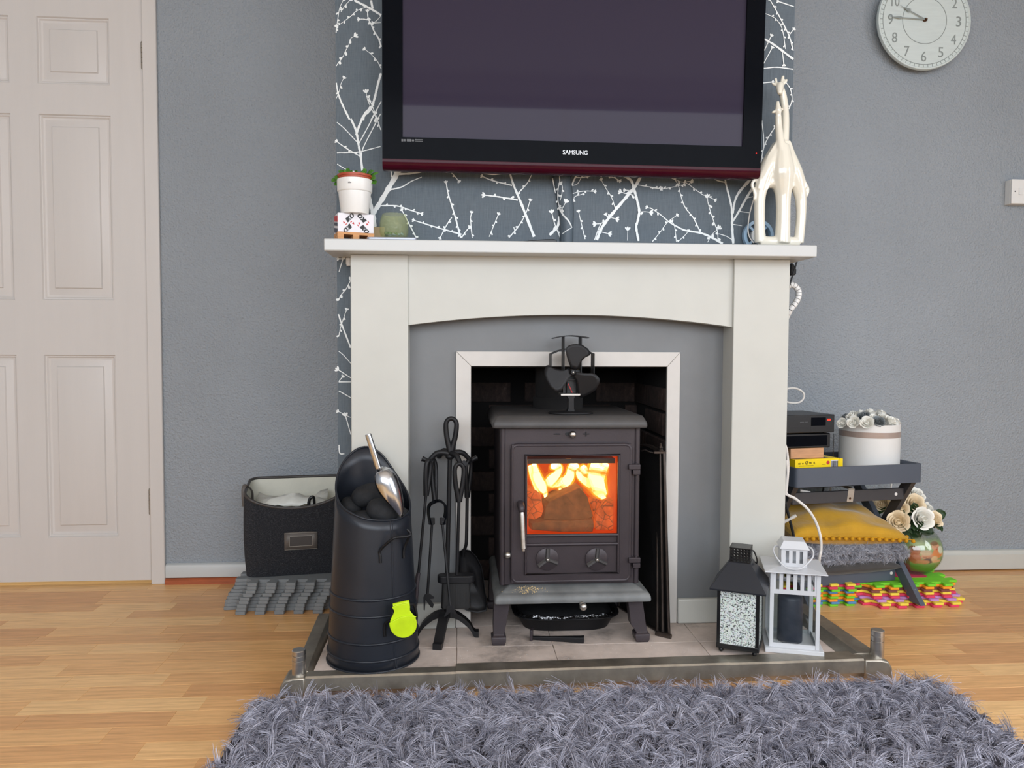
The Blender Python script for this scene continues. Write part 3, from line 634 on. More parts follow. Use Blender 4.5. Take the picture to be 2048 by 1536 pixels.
BR = {
 (660, 0, 6.4): [(26, 26, [(310, 4), (470, 85), (560, 135), (655, 195)], 0), (30, 22, [(525, 4), (545, 110)], 0), (10, 6, [(465, 90), (340, 140), (270, 205), (190, 265), (100, 330)], 1),
  (6, 11, [(170, 4), (125, 100), (100, 240), (85, 350), (78, 420)], 1), (6, 10, [(255, 4), (195, 70), (140, 150)], 1), (12, 19, [(480, 150), (490, 240), (530, 320), (570, 410), (620, 490), (655, 600)], 1),
  (9, 13, [(380, 245), (430, 245), (490, 255)], 1), (10, 6, [(530, 300), (590, 270), (655, 200)], 0), (7, 7, [(560, 295), (650, 290)], 1), (6, 9, [(310, 465), (260, 500), (240, 580), (200, 650), (160, 735), (110, 800), (82, 845)], 2),
  (6, 9, [(450, 635), (510, 680), (560, 730), (610, 790), (655, 880)], 1), (14, 24, [(82, 1060), (100, 1180), (150, 1320), (250, 1530)], 0), (6, 7, [(175, 1005), (145, 1060), (120, 1160), (82, 1260)], 1),
  (28, 26, [(652, 940), (610, 1090), (570, 1260), (520, 1400), (440, 1480), (425, 1540)], 0), (6, 10, [(465, 1190), (485, 1290), (560, 1450), (600, 1530)], 2), (10, 12, [(655, 1300), (600, 1400), (520, 1540)], 0)],
 (640, 0, 3.072): [(12, 13, [(190, 730), (222, 805), (235, 880), (250, 960), (265, 1090)], 0), (14, 12, [(320, 655), (272, 705), (235, 790), (222, 830)], 0), (6, 6, [(240, 880), (300, 770), (372, 630)], 0), (6, 6, [(255, 960), (265, 910), (330, 780), (372, 700)], 0),
  (5, 5, [(104, 752), (150, 790), (225, 870)], 0), (5, 7, [(106, 872), (160, 910), (245, 960)], 1), (7, 5, [(104, 940), (230, 935), (372, 900)], 0), (5, 5, [(300, 600), (340, 700), (374, 800)], 1), (5, 5, [(106, 1008), (160, 1040), (250, 1064)], 0),
  (26, 30, [(318, 1325), (360, 1260), (420, 1160), (490, 1040)], 0), (20, 24, [(300, 1190), (312, 1260), (330, 1330), (335, 1400)], 0), (8, 8, [(440, 1090), (436, 1030)], 0), (8, 8, [(455, 1080), (470, 1030)], 0), (13, 8, [(470, 1070), (570, 1065), (670, 1045)], 0),
  (8, 5, [(420, 1168), (500, 1150), (560, 1115), (625, 1088)], 0), (8, 6, [(355, 1264), (470, 1265), (550, 1290), (620, 1312)], 1), (6, 7, [(505, 1295), (560, 1400), (592, 1462)], 1), (6, 9, [(580, 1355), (660, 1380), (760, 1410), (870, 1440)], 1),
  (6, 10, [(775, 1125), (790, 1200), (830, 1330), (865, 1462)], 1), (6, 6, [(740, 1458), (780, 1380), (810, 1335)], 1), (5, 6, [(930, 1310), (925, 1350), (935, 1462)], 1), (6, 7, [(915, 1400), (890, 1430), (870, 1462)], 1), (5, 5, [(1095, 1320), (1070, 1380), (1040, 1455)], 1),
  (10, 17, [(1165, 1060), (1190, 1140), (1240, 1260), (1315, 1455)], 0), (5, 7, [(1305, 1065), (1270, 1130), (1215, 1190)], 1), (6, 8, [(1000, 1085), (1060, 1110), (1180, 1140)], 1), (7, 9, [(1015, 1200), (1100, 1210), (1215, 1230)], 2),
  (5, 7, [(1290, 1235), (1265, 1310), (1220, 1390), (1160, 1462)], 1), (5, 5, [(1190, 1395), (1202, 1440)], 0), (5, 6, [(1425, 1310), (1440, 1370), (1475, 1460)], 2), (16, 16, [(1472, 1330), (1460, 1390), (1410, 1445)], 0), (5, 6, [(850, 1110), (825, 1080), (790, 1045)], 1)],
 (1080, 340, 8.533): [(26, 26, [(548, 262), (575, 180), (640, 62)], 0), (14, 14, [(536, 280), (500, 160), (470, 110), (430, 92)], 0), (16, 14, [(600, 128), (720, 130), (900, 100), (1100, 100), (1250, 130), (1350, 180)], 1), (12, 10, [(545, 270), (640, 235), (720, 95)], 0),
  (12, 11, [(560, 405), (640, 380), (780, 360), (920, 368)], 1), (9, 11, [(575, 505), (595, 455), (700, 420), (790, 380)], 1), (9, 14, [(1050, 180), (1120, 310), (1220, 470), (1285, 660)], 1), (46, 52, [(965, 1195), (1070, 960), (1280, 690), (1500, 430), (1620, 280), (1730, 95)], 0),
  (44, 38, [(1405, 85), (1550, 180), (1600, 320), (1650, 500), (1690, 690), (1670, 850), (1640, 980), (1680, 1212)], 0), (14, 10, [(1660, 255), (1860, 290), (2060, 318)], 1), (13, 14, [(1390, 380), (1480, 410), (1600, 430)], 2), (12, 14, [(1460, 345), (1550, 350)], 1), (10, 11, [(1870, 722), (1800, 712), (1710, 715)], 2),
  (12, 13, [(1840, 640), (1920, 670), (2060, 765)], 1), (5, 7, [(1495, 1030), (1490, 1205)], 2), (9, 16, [(660, 720), (690, 850), (770, 1180)], 1), (16, 18, [(1050, 900), (1000, 1000), (930, 1195)], 0), (14, 15, [(960, 920), (1030, 915), (1090, 890)], 2), (12, 12, [(1050, 1060), (1165, 1085)], 3), (12, 12, [(1130, 770), (1160, 830)], 1), (10, 12, [(1205, 810), (1290, 832)], 3), (10, 10, [(1920, 1215), (2060, 1050)], 0)],
 (1300, 340, 8.533): [(12, 8, [(0, 303), (200, 320), (350, 300), (570, 250)], 1), (12, 9, [(320, 120), (430, 165), (550, 205), (700, 190)], 1), (12, 10, [(560, 205), (650, 240), (880, 410), (960, 440), (1100, 505)], 1), (10, 20, [(400, 130), (480, 260), (530, 450), (600, 640), (740, 820), (860, 1060)], 1),
  (11, 16, [(980, 470), (990, 560), (1040, 740), (1100, 910), (1150, 1050), (1160, 1180)], 2), (10, 42, [(0, 640), (150, 740), (330, 890), (430, 950), (600, 1030), (860, 1075), (1050, 1150), (1240, 1258)], 0), (10, 12, [(450, 780), (300, 890), (180, 1050), (40, 1228)], 1), (11, 13, [(380, 890), (420, 970), (450, 1230)], 1),
  (9, 11, [(650, 1050), (600, 1110), (470, 1230)], 1), (8, 10, [(1160, 1000), (1060, 1100), (980, 1235)], 2), (12, 14, [(1170, 1090), (1300, 1130), (1400, 1190)], 0), (16, 20, [(1030, 112), (1150, 180), (1285, 212)], 0), (24, 44, [(1290, 115), (1290, 220), (1380, 580), (1400, 800), (1400, 960), (1420, 1255)], 0),
  (22, 52, [(1420, 740), (1440, 560), (1520, 380), (1740, 130)], 0), (28, 46, [(1405, 890), (1520, 700), (1660, 450), (1790, 250)], 0), (11, 10, [(1670, 475), (1760, 455)], 0), (12, 11, [(1530, 708), (1700, 732)], 0), (11, 9, [(1420, 928), (1570, 955)], 0)],
 (1100, 0, 2.953): [(6, 8, [(1300, 2), (1350, 90), (1410, 210), (1436, 300)], 1), (4, 5, [(1270, 80), (1330, 110), (1370, 170), (1390, 290)], 1), (11, 12, [(1263, 229), (1330, 270), (1436, 350)], 0), (6, 7, [(1350, 10), (1440, 40)], 1), (5, 5, [(1436, 176), (1410, 210)], 1), (5, 5, [(1305, 215), (1265, 300)], 1),
  (5, 5, [(1310, 285), (1262, 375)], 1), (6, 7, [(1260, 405), (1340, 398), (1434, 410)], 0), (6, 6, [(1310, 485), (1255, 491)], 1), (5, 6, [(1395, 490), (1420, 530), (1428, 590), (1410, 645)], 1), (5, 6, [(1250, 710), (1260, 800), (1262, 870)], 0), (6, 7, [(1325, 755), (1290, 810), (1262, 870), (1245, 965)], 1), (5, 5, [(1380, 380), (1370, 290)], 1)],
 (660, 500, 3.657): [(6, 6, [(95, 65), (66, 160)], 1), (9, 9, [(66, 65), (112, 65)], 1), (6, 6, [(150, 225), (115, 290), (80, 330), (62, 372)], 2), (10, 11, [(62, 470), (92, 560), (152, 715)], 0), (5, 5, [(120, 440), (80, 560), (64, 635)], 1), (6, 5, [(64, 740), (100, 770), (153, 830)], 0),
  (6, 7, [(64, 878), (153, 935)], 2), (7, 7, [(64, 965), (153, 965)], 0), (5, 6, [(90, 930), (64, 962)], 1), (6, 6, [(64, 1030), (153, 1080)], 0), (4, 4, [(64, 1182), (153, 1225)], 1), (6, 6, [(115, 1215), (153, 1350)], 2), (9, 8, [(66, 1425), (72, 1485), (105, 1490)], 0)],
}
mb = MB()
for (ox, oy, sc), L in BR.items():
    for w0, w1, pts, bd in L: twig(mb, (ox, oy), sc, w0, w1, pts, YB-.0007, bd)
# the paper goes on behind the television
for k in range(9):
    x0 = 790+k*82; twig(mb, (0, 0), 1, 2, 1.2, [(x0, 300), (x0+20+10*(k % 3), 220), (x0-10, 120), (x0+30, 20)], YB-.0007, 1)
bp = obj('branch_print', mb, 'print', breast, sm=0, label='pale twig and bud print of the wallpaper')

# a loose strip of the same paper bulging over the television cables
cx0, cx1 = X(1106, 400, 2.045), X(1149, 400, 2.045); zt, zb = Z(1127, 346, 2.05), SZ1+.001
def edge(z):
    t = (zt-z)/(zt-zb); return (cx0 + (cx1-cx0)*(.0+.36*min(1, t*1.6)), cx1 + (cx1-cx0)*(-.18+.2*math.sin(min(1, t*1.5)*math.pi*.6)-.04*t))
def bulge(x, z):
    a, b = edge(z); u = max(0, min(1, (x-a)/(b-a))); return 2.058 - .017*math.sin(math.pi*u)**.7
rows = []
for i in range(13):
    z = zt + (zb-zt)*i/12; a, b = edge(z); rows.append([(a+(b-a)*j/10, bulge(a+(b-a)*j/10, z), z) for j in range(11)])
flap = obj('wallpaper_cable_cover', MB().grid(rows), 'linen', None, sm=60, solid=.0008, label='bulging strip of twig wallpaper covering cables under the television', cat='cable cover', recenter=False)
mb = MB(); o = (1080, 340); yf = lambda x, z: bulge(x, z)-.0012
for w0, w1, pts, bd in ((16, 12, [(330, 110), (335, 200), (315, 300), (310, 470), (335, 620)], 1), (10, 12, [(360, 240), (380, 290), (370, 420), (345, 520)], 1), (26, 24, [(335, 640), (400, 770), (490, 880), (550, 980)], 0), (10, 14, [(430, 560), (400, 620), (365, 680)], 2), (14, 14, [(385, 1085), (450, 1040), (540, 985)], 0), (22, 12, [(225, 120), (250, 250), (275, 380)], 0)):
    twig(mb, o, 8.533, w0, w1, pts, 2.043, bd, yf)
obj('branch_print', mb, 'print', flap, sm=0).data.transform(Matrix.Translation(-flap.location))
# ================================================================ ON THE WALL
# ---- television (tilted a little downwards)
TY = 1.965
TX0, TX1 = X(764.5, 200, TY), X(1522, 200, TY); TZ0 = Z(1140, 347, TY); TZ1 = TZ0 + .655
tv = thing('television', 'large black flat television with dark red lower edge hung on the twig wallpaper', 'television', ((TX0+TX1)/2, TY, TZ0), local=True)
tv.rotation_euler = (R_(1.6), R_(.25), 0)
TW, TH = TX1-TX0, TZ1-TZ0; cxm = (TX0+TX1)/2
sx0, sx1 = X(805, 200, TY)-cxm, X(1485.5, 200, TY)-cxm; sz0 = Z(1140, 284.5, TY)-TZ0; sz1 = TH-.06
lip = .0245
fr = MB()
for a, b, c, d in ((-TW/2, sx0, lip, TH), (sx1, TW/2, lip, TH), (sx0, sx1, lip, sz0), (sx0, sx1, sz1, TH)): fr.box(a, b, -.004, .03, c, d)
obj('bezel', fr, 'blackgloss', tv, sm=0)
ob = MB()
arcl = [(-TW/2+TW*i/20, .0125*(abs(2*i/20-1))**2*0) for i in range(21)]
rows = []
for x, dz in arcl:
    rows.append([(x, -.004, lip), (x, -.0045, .018+dz), (x, -.001, .006+dz), (x, .008, .0+dz), (x, .03, .0+dz), (x, .03, lip)])
obj('lower_edge', ob.loft(rows), 'tvlip', tv, sm=60, label='dark red curved lower edge')
obj('screen', MB().box(sx0-.002, sx1+.002, .002, .01, sz0-.002, sz1+.002), 'screen', tv, sm=0)
obj('back_shell', MB().prism([(.03, .004), (.03, TH-.01), (.055, TH-.03), (.085, TH-.1), (.085, .12), (.06, .03)], -TW/2+.01, TW/2-.01, 'x'), 'black', tv, sm=25)
lw = (X(1174, 306, TY)-X(1125, 306, TY))
text('logo', 'SAMSUNG', .02, T(X(1149.5, 306, TY)-cxm, -.0045, Z(1149.5, 306, TY)-TZ0), 'silver', tv, width=lw, height=.0108, bold=.0003)
for x, wpx, cells in ((807, 8, ((0, .45, 0, 1), (.55, 1, .1, 1))), (821, 14, ((0, .28, 0, 1), (.36, .62, 0, 1), (.7, 1, .1, .9))), (838, 15, ((0, .2, .55, 1), (.26, 1, .62, .95), (0, 1, .05, .3)))):
    bx, bz, bw, b_h = X(x, 283.5, TY)-cxm-wpx/2*MPX*TY, Z(x, 283.5, TY)-TZ0-.003, wpx*MPX*TY, .006
    m = MB()
    for a, b, c, d in cells: m.box(bx+a*bw, bx+b*bw, -.0046, -.0038, bz+c*b_h, bz+d*b_h)
    obj('badge', m, 'graymark', tv, sm=0)
obj('standby_light', MB().ell((X(1511, 306, TY)-cxm, -.004, Z(1511, 306, TY)-TZ0), .0014, .001, .0014, 8, 6), 'led', tv)
obj('wall_bracket', MB().box(-.2, .2, .08, .097, .2, .5), 'black', tv)
# cable dropping below the set
cable = MB().tube([P(938, 340, 2.045), P(960, 344, 2.04), P(985, 348, 2.04), P(1010, 345, 2.045), P(1030, 338, 2.05)], .0026, 8, smooth=4)
obj('television_cable', cable, 'cablewhite', None, label='short white cable sagging below the television edge', cat='cable')

# ---- clock
CY = 2.62; cc = P(1847.5, 42, CY); CR = 99*MPX*CY
clock = thing('wall_clock', 'round whitewashed wall clock with grey numerals reading quarter to ten', 'clock', (cc.x, CY, cc.z-CR))
obj('case', MB().lathe([(CR*.8, -.034), (CR*.8, -.008), (CR-.004, -.008), (CR-.0005, -.005), (CR, .002), (CR-.002, .007), (CR-.006, .008), (CR-.009, .005), (1e-4, .005)], cc, 72, 'y'), 'clockface', clock, sm=40)
def ring(r0, r1, y, n=72):
    return MB().lathe([(r0, y), (r1, y), (r1, y+.0008), (r0, y+.0008), (r0, y)], cc, n, 'y', False)
obj('track', ring(CR*.885, CR*.897, .0048), 'clockgrey', clock); obj('track', ring(CR*.952, CR*.965, .0048), 'clockgrey', clock); obj('inner_ring', ring(CR*.465, CR*.478, .0048), 'clockgrey', clock)
mt = MB()
for k in range(60):
    a = R_(6*k); s = len(mt.v); mt.box(-.0009, .0009, -.0057, -.0049, CR*.89, CR*.957); mt.xf(T(*cc) @ Matrix.Rotation(a, 4, 'Y'), s)
obj('minute_marks', mt, 'clockgrey', clock, sm=0)
for k in range(1, 13):
    a = R_(30*k); r = CR*.73
    text('numeral', str(k), .04, T(cc.x+r*math.sin(a), CY-.0053, cc.z+r*math.cos(a)), 'clockgrey', clock, height=.0345, width=.0185 if k < 10 else .028, bold=.0002)
def hand(ang, L, y, sp, wl):
    o = [(-.002, -.004), (-.0013, L*.62), (-wl, L*sp), (-.0008, L*.85), (0, L), (.0008, L*.85), (wl, L*sp), (.0013, L*.62), (.002, -.004)]
    return MB().prism(o, y, y+.0008).xf(T(cc.x, CY, cc.z) @ Matrix.Rotation(R_(ang), 4, 'Y'))
obj('minute_hand', hand(-88, CR*.83, -.014, .64, .0045), 'clockgrey', clock); obj('hour_hand', hand(-64, CR*.63, -.012, .58, .007), 'clockgrey', clock)
obj('hub', MB().lathe([(.006, .005), (.006, .013), (.004, .015), (.002, .02), (1e-4, .021)], cc, 16, 'y'), 'bronze', clock)

# ---- light switch
s0 = P(2022, 383, 2.628); sw = thing('light_switch', 'white double light switch at the right edge of the wall', 'switch', (s0.x+.043, 2.65, s0.z-.043))
obj('back_box', MB().box(s0.x, s0.x+.086, 2.632, YW, s0.z-.043, s0.z+.043), 'whiteplastic', sw, bev=.002)
obj('plate', MB().box(s0.x, s0.x+.086, 2.624, 2.632, s0.z-.043, s0.z+.043), 'whiteplastic', sw, bev=.002)
for dx in (.026, .048): obj('rocker', MB().prism([(2.624, -.012), (2.6195, -.012), (2.6225, .012), (2.624, .012)], s0.x+dx, s0.x+dx+.0145, 'x').xf(T(0, 0, s0.z)), 'whiteplastic', sw)
for dx in (.0125, .0735): obj('screw', MB().lathe([(.0025, 0), (.002, .0012), (1e-4, .0013)], (s0.x+dx, 2.624, s0.z), 10, 'y'), 'graymark', sw)

# ================================================================ ON THE MANTEL SHELF
ST = SZ1 + .0004
# toy pallet with a printed carton, plant pot on it
rzp = 17; fl = P(675, 470, 1.945)
W_ = (X(746.5, 450, 1.955)-X(675, 450, 1.95))/math.cos(R_(rzp))
Zp1, Zb1 = Z(675, 463.5, 1.95), Z(675, 425.5, 1.95); ph = Zp1-ST
pal = thing('toy_pallet', 'miniature wooden pallet under the small printed white carton', 'pallet', (fl.x, 1.945, ST), rzp)
D_ = .062
for k in range(3): obj('deck_board', MB().box(0, W_, k*.021, k*.021+.019, ph*.72, ph), 'pallet', pal, sm=0)
for x in (0, W_*.42, W_-.016):
    obj('runner', MB().box(x, x+.0155, 0, D_-.001, .0, ph*.18), 'pallet', pal, sm=0)
    for y in (0, .024, D_-.016): obj('block', MB().box(x, x+.0155, y, y+.0145, ph*.18, ph*.72), 'pallet', pal, sm=0)
ctn = thing('printed_carton', 'small white carton printed with four slanted black and red logos', 'box', (fl.x, 1.945, ST+ph+.0003), rzp)
Hc = Zb1-Zp1
obj('box_body', MB().box(0.001, W_-.001, .001, D_-.001, 0, Hc), 'card', ctn, bev=.0008)
for cx, cz, an in ((.30, .70, -45), (.70, .70, -135), (.31, .26, 135), (.70, .26, 45)):
    Mx = T(W_*cx, .0006, Hc*cz) @ Matrix.Rotation(R_(an), 4, 'Y') @ Matrix.Scale(1.12, 4)
    text('logo', 'IKO', .012, Mx @ T(.0042, 0, 0), 'ink', ctn, width=.0205, height=.0098, shear=.25, bold=.0009)
    hk = MB().tube([(-.0058, .0006, .0015), (-.0062, .0006, -.003), (-.0092, .0006, -.0052), (-.0118, .0006, -.0030), (-.0108, .0006, .0002)], [.0016, .0018, .0019, .0018, .0009], 6, smooth=3, flat=.15).prism([(-.0140, -.001), (-.0082, -.001), (-.0108, .0042)], .0003, .0008)
    obj('logo_hook', hk.xf(Mx @ T(-.0022, 0, 0)), 'red', ctn)
    obj('logo_line', MB().box(-.012, .014, .0004, .0009, -.0068, -.0062).xf(Mx), 'ink', ctn)
for z0, z1, m in ((.62, .95, 'red'), (.4, .6, 'navy'), (.02, .3, 'navy')):
    obj('side_stripe', MB().prism([(.004, Hc*(z0-.1)), (D_-.006, Hc*(z0+.08)), (D_-.006, Hc*min(.98, z1+.05)), (.004, Hc*(z1-.13))], .0002, .001, 'x'), m, ctn)
pb = ST+ph+Hc+.0004
pc = P(709.5, 400, 1.972); k = MPX*1.972; pot = thing('plant_pot', 'white plastic pot of small green leaves standing on the printed carton', 'plant', (pc.x, 1.972, pb))
zt = Z(709, 364, 1.972)+.004; zb = Z(709, 386, 1.972); r0, r1, r2 = 27*k, 31.5*k, 33.6*k
obj('outer_pot', MB().lathe([(.001, pb), (r0-.001, pb), (r0, pb+.002), (r1, zb), (r2-.001, zb+.001), (r2, zb+.003), (r2+.001, zt-.001), (r2, zt), (r2-.002, zt), (r1-.003, zb), (.001, zb-.002)], (pc.x, 1.972, 0), 48), 'whiteplastic', pot)
zr_ = zt+9*k
obj('inner_pot', MB().lathe([(r2-.004, zb+.002), (r2-.0035, zr_-.006), (r2-.0005, zr_-.005), (r2-.0003, zr_), (r2-.002, zr_), (r2-.0045, zb+.004)], (pc.x, 1.972, 0), 40, caps=False), 'terracotta', pot, label='terracotta coloured inner pot')
obj('soil', MB().lathe([(1e-4, zr_-.004), (r2*.5, zr_-.003), (r2-.003, zr_-.006), (r2-.004, zr_-.012)], (pc.x, 1.972, 0), 24), 'soil', pot)
def leafm(c, L, W, d, up=.3, face=(0, 0, 1)):
    mb = MB(); rows = []; d = Vector(d).normalized(); sd = d.cross(Vector(face)).normalized(); nn = sd.cross(d)
    for i in range(6):
        t = i/5; w2 = W*math.sin(math.pi*min(.985, max(.06, t)))**.6/2; cz = up*L*(t-.6*t*t)*1.3
        rows.append([Vector(c)+d*L*t+sd*w2*s+nn*(cz+abs(s)*W*.12) for s in (-1, -.5, 0, .5, 1)])
    return mb.grid(rows)
lr = random.Random(3)
for px, py, L, W, d in ((690, 352, .020, .014, (-.8, -.5, .4)), (683, 357, .018, .013, (-1, -.3, -.1)), (674, 360, .014, .012, (-1, -.4, -.5)), (697, 350, .018, .014, (-.3, -.6, .6)), (700, 352, .016, .012, (.5, -.5, .5)), (735, 350, .02, .013, (.8, -.4, .3)), (741, 352, .022, .008, (1, -.3, .2)), (740, 357, .018, .013, (.9, -.6, -.3)), (743, 362, .018, .015, (.7, -.7, -.9)), (730, 348, .014, .012, (-.3, -.5, .7)), (712, 350, .012, .009, (.2, -.2, .5)), (678, 366, .014, .01, (-.9, -.5, -.8)), (722, 349, .013, .01, (.6, .3, .5)), (694, 349, .016, .012, (-.6, .5, .6))):
    obj('leaf', leafm(P(px, py, 1.955 + .03*lr.random()), L*1.05, W*1.3, d, .2, (.2*lr.uniform(-1, 1), -.8, .5)), 'leaf', pot, sm=60, solid=.0006)
text('logo', 'elho', .008, T(pc.x-5*k, 1.972-r2-.0012, (zb+zt)/2+.002), 'graymark', pot, width=.0075, height=.0042)

# crackle glass tealight holder on a thin silver case
tab = obj('flat_case', MB().prism(rrect(X(735, 474, 1.95), X(834, 474, 1.95), 1.93, 2.035, .008), ST, ST+.0072, 'z'), 'tablet', None, bev=.002, label='flat silver case lying under the crackle glass jar', cat='case')
jr = 28.5*MPX*1.985; jc = (X(788, 450, 1.985), 1.985, ST+.0078); jh = Z(788, 429, 1.985)-jc[2]
jar = thing('glass_jar', 'squat greenish crackle glass tealight jar', 'jar', jc)
prof = [(.001, 0), (jr*.72, 0), (jr*.9, jh*.08), (jr*.99, jh*.3), (jr, jh*.55), (jr*.95, jh*.8), (jr*.84, jh*.94), (jr*.80, jh), (jr*.76, jh), (jr*.8, jh*.92), (jr*.91, jh*.78), (jr*.96, jh*.55), (jr*.95, jh*.3), (jr*.84, jh*.13), (.001, jh*.09)]
obj('glass_body', MB().lathe(prof, jc, 40), 'crackle', jar, sm=60)
for i in range(10): obj('glass_chip', MB().ell((jc[0]+rng.uniform(-.02, .02), jc[1]-rng.uniform(-.01, .02), jc[2]+jh*.14+.003+.003*rng.random()), .006, .005, .003, 6, 4, rot(rng.uniform(0, 180), 30)), 'bluefilm' if i % 3 else 'leaf', jar, sm=0)
obj('small_card_box', MB().box(X(741, 460, 2.03), X(768, 460, 2.03), 2.035, 2.052, ST, ST+.012).box(X(741, 460, 2.03), X(768, 460, 2.03), 2.036, 2.05, ST+.012, Z(750, 453, 2.03)), 'tan', None, bev=.001, label='small tan box tucked between carton and glass jar', cat='box')
obj('brown_envelope', MB().prism([(X(938, 475, 1.96), 0), (X(1030, 475, 1.96), 0), (X(1020, 475, 2.0), .09), (X(930, 475, 2.0), .085)], ST, ST+.0035, 'z').xf(T(0, 1.955, 0)), 'tan', None, sm=0, label='thin brown envelope lying flat on the mantel shelf', cat='envelope')
m = MB(); a, b = X(1022, 476, 1.955), X(1115, 476, 1.955)
m.prism([(a, ST), (b-.004, ST), (b, ST+.002), (b-.002, ST+.0085), (b-.008, ST+.0115), (b-.03, ST+.011), (a+.02, ST+.004)], 1.955, 2.02)
obj('glasses_case', m, 'black', None, bev=.0015, label='slim black pouch lying on the shelf before the cable cover', cat='pouch')
a, b = X(1141, 479, 1.96), X(1216, 480, 1.96)
obj('folded_paper', MB().grid([[(a+(b-a)*i/8, y, ST+.0006+.003*(1-i/8)*(1 if y < 1.99 else .3)) for i in range(9)] for y in (1.96, 1.985, 2.02)]), 'card', None, sm=40, solid=.0008, label='folded white paper lying on the shelf under the television', cat='paper')

# roll with pale blue rim and a white lead behind the giraffes
rc = (X(1516, 448, 2.047), 2.047, ST); rr = 31*MPX*2.047
roll = thing('plastic_roll', 'pale blue rimmed plastic roll leaning behind the giraffe figure', 'roll', rc)
rcz = (rc[0], 2.047, ST+rr+.0003)
obj('rim', MB().lathe([(rr*.8, -.008), (rr, -.008), (rr, .008), (rr*.8, .008), (rr*.8, -.008)], rcz, 40, 'y', False), 'bluefilm', roll)
obj('core', MB().lathe([(rr*.3, -.006), (rr*.48, -.006), (rr*.48, .006), (rr*.3, .006), (rr*.3, -.006)], rcz, 30, 'y', False), 'whiteplastic', roll)
for k in range(4):
    s = MB().box(-.003, .003, -.003, .003, rr*.46, rr*.82).xf(T(*rcz) @ Matrix.Rotation(R_(45+90*k), 4, 'Y')); obj('spoke', s, 'bluefilm', roll, sm=0)
obj('white_lead', MB().tube([P(1507, 400, 2.03), P(1500, 425, 2.025), P(1496, 455, 2.022), P(1499, 474, 2.02), P(1508, 486, 2.012)], .0016, 6, smooth=4), 'cablewhite', None, label='thin white lead hanging by the giraffe figure', cat='cable')

# ---- giraffes: one glazed figure
GY = 1.985; k = MPX*GY
def G(x, y, dy=0): p = P(x, y, GY); return Vector((p.x, GY+dy, p.z))
m = MB()
def gt(pts, dy=0, n=14, fl=1.0):
    m.tube([G(x, y, dy if not isinstance(dy, list) else dy[i]) for i, (x, y, r) in enumerate(pts)], [r*k for x, y, r in pts], n, smooth=4, flat=fl)
gt([(1520, 480, 11), (1519, 430, 11), (1520, 385, 12), (1528, 350, 16), (1542, 318, 17), (1555, 290, 13)])
gt([(1597, 481, 10.5), (1602, 430, 10), (1601, 388, 12), (1592, 352, 17), (1581, 322, 17), (1570, 292, 14)])
gt([(1563, 482, 16), (1565, 430, 14.5), (1565, 385, 16), (1563, 345, 25), (1562, 315, 22), (1563, 285, 14)], -.004)
gt([(1519, 477, 11), (1540, 478, 11), (1563, 478, 12), (1598, 479, 10)]); gt([(1521, 362, 11), (1545, 358, 13), (1565, 357, 16), (1580, 360, 13), (1599, 368, 10)])
gt([(1548, 345, 14), (1530, 352, 13)]); gt([(1575, 345, 15), (1596, 358, 13)])
gt([(1564, 300, 13), (1570, 265, 9), (1571.5, 225, 8), (1568, 190, 7.5), (1562, 171, 7)], [0, .002, .003, .003, .001])
gt([(1560, 164, 8), (1557, 172, 7.5), (1555.5, 186, 4.5)], [-.003, -.008, -.013])
gt([(1551, 150, 3.2), (1553, 162, 3)], 0); gt([(1566.5, 146, 3.6), (1563, 160, 3.2)], 0)
gt([(1542, 161, 1.6), (1547, 163, 3), (1554, 167, 3)], -.002, 10); gt([(1574, 153, 2.2), (1570, 158, 4), (1564, 165, 3.5)], -.002, 10)
gt([(1560, 318, 13), (1557, 285, 9.5), (1554, 255, 7.5), (1552.5, 228, 6.5)], [-.012, -.012, -.012, -.013])
gt([(1551.5, 200, 3.4), (1551, 206, 4.2), (1551.5, 217, 6.5), (1552.5, 226, 6)], [-.014, -.014, -.016, -.014])
gt([(1539, 223, 2.6), (1545, 221, 3.2), (1551, 220, 3)], -.014, 10); gt([(1562, 215, 2.6), (1557, 218, 3)], -.014, 10)
gt([(1515, 352, 4), (1506, 357, 3.6), (1503, 366, 3.5), (1507, 376, 3.6), (1509, 386, 3.6), (1507, 396, 3)], -.004, 10)
gt([(1604, 358, 4), (1612, 366, 3.4), (1615, 376, 3.2), (1612, 388, 3)], -.004, 10)
pl = [(1549, 278), (1577, 278), (1588, 308), (1602, 342), (1611, 368), (1601, 382), (1592, 374), (1585, 368), (1578, 378), (1552, 378), (1545, 366), (1537, 365), (1531, 378), (1511, 374), (1517, 343), (1532, 306)]
m.prism([(G(x, y).x, G(x, y).z) for x, y in pl], GY-.015, GY+.015)
gir = obj('giraffe_figure', m, 'ceramic', None, sm=0, label='tall cream ceramic figure of two entwined giraffes on the mantel shelf', cat='figurine', recenter=False)
md = gir.modifiers.new('fuse', 'REMESH'); md.mode = 'VOXEL'; md.voxel_size = .0017; md.use_smooth_shade = True
md = gir.modifiers.new('soft', 'SMOOTH'); md.factor = .6; md.iterations = 14
lo = min(v.z for v in m.v); gir.data.transform(T(0, 0, -(lo)+ST+.0015)); 

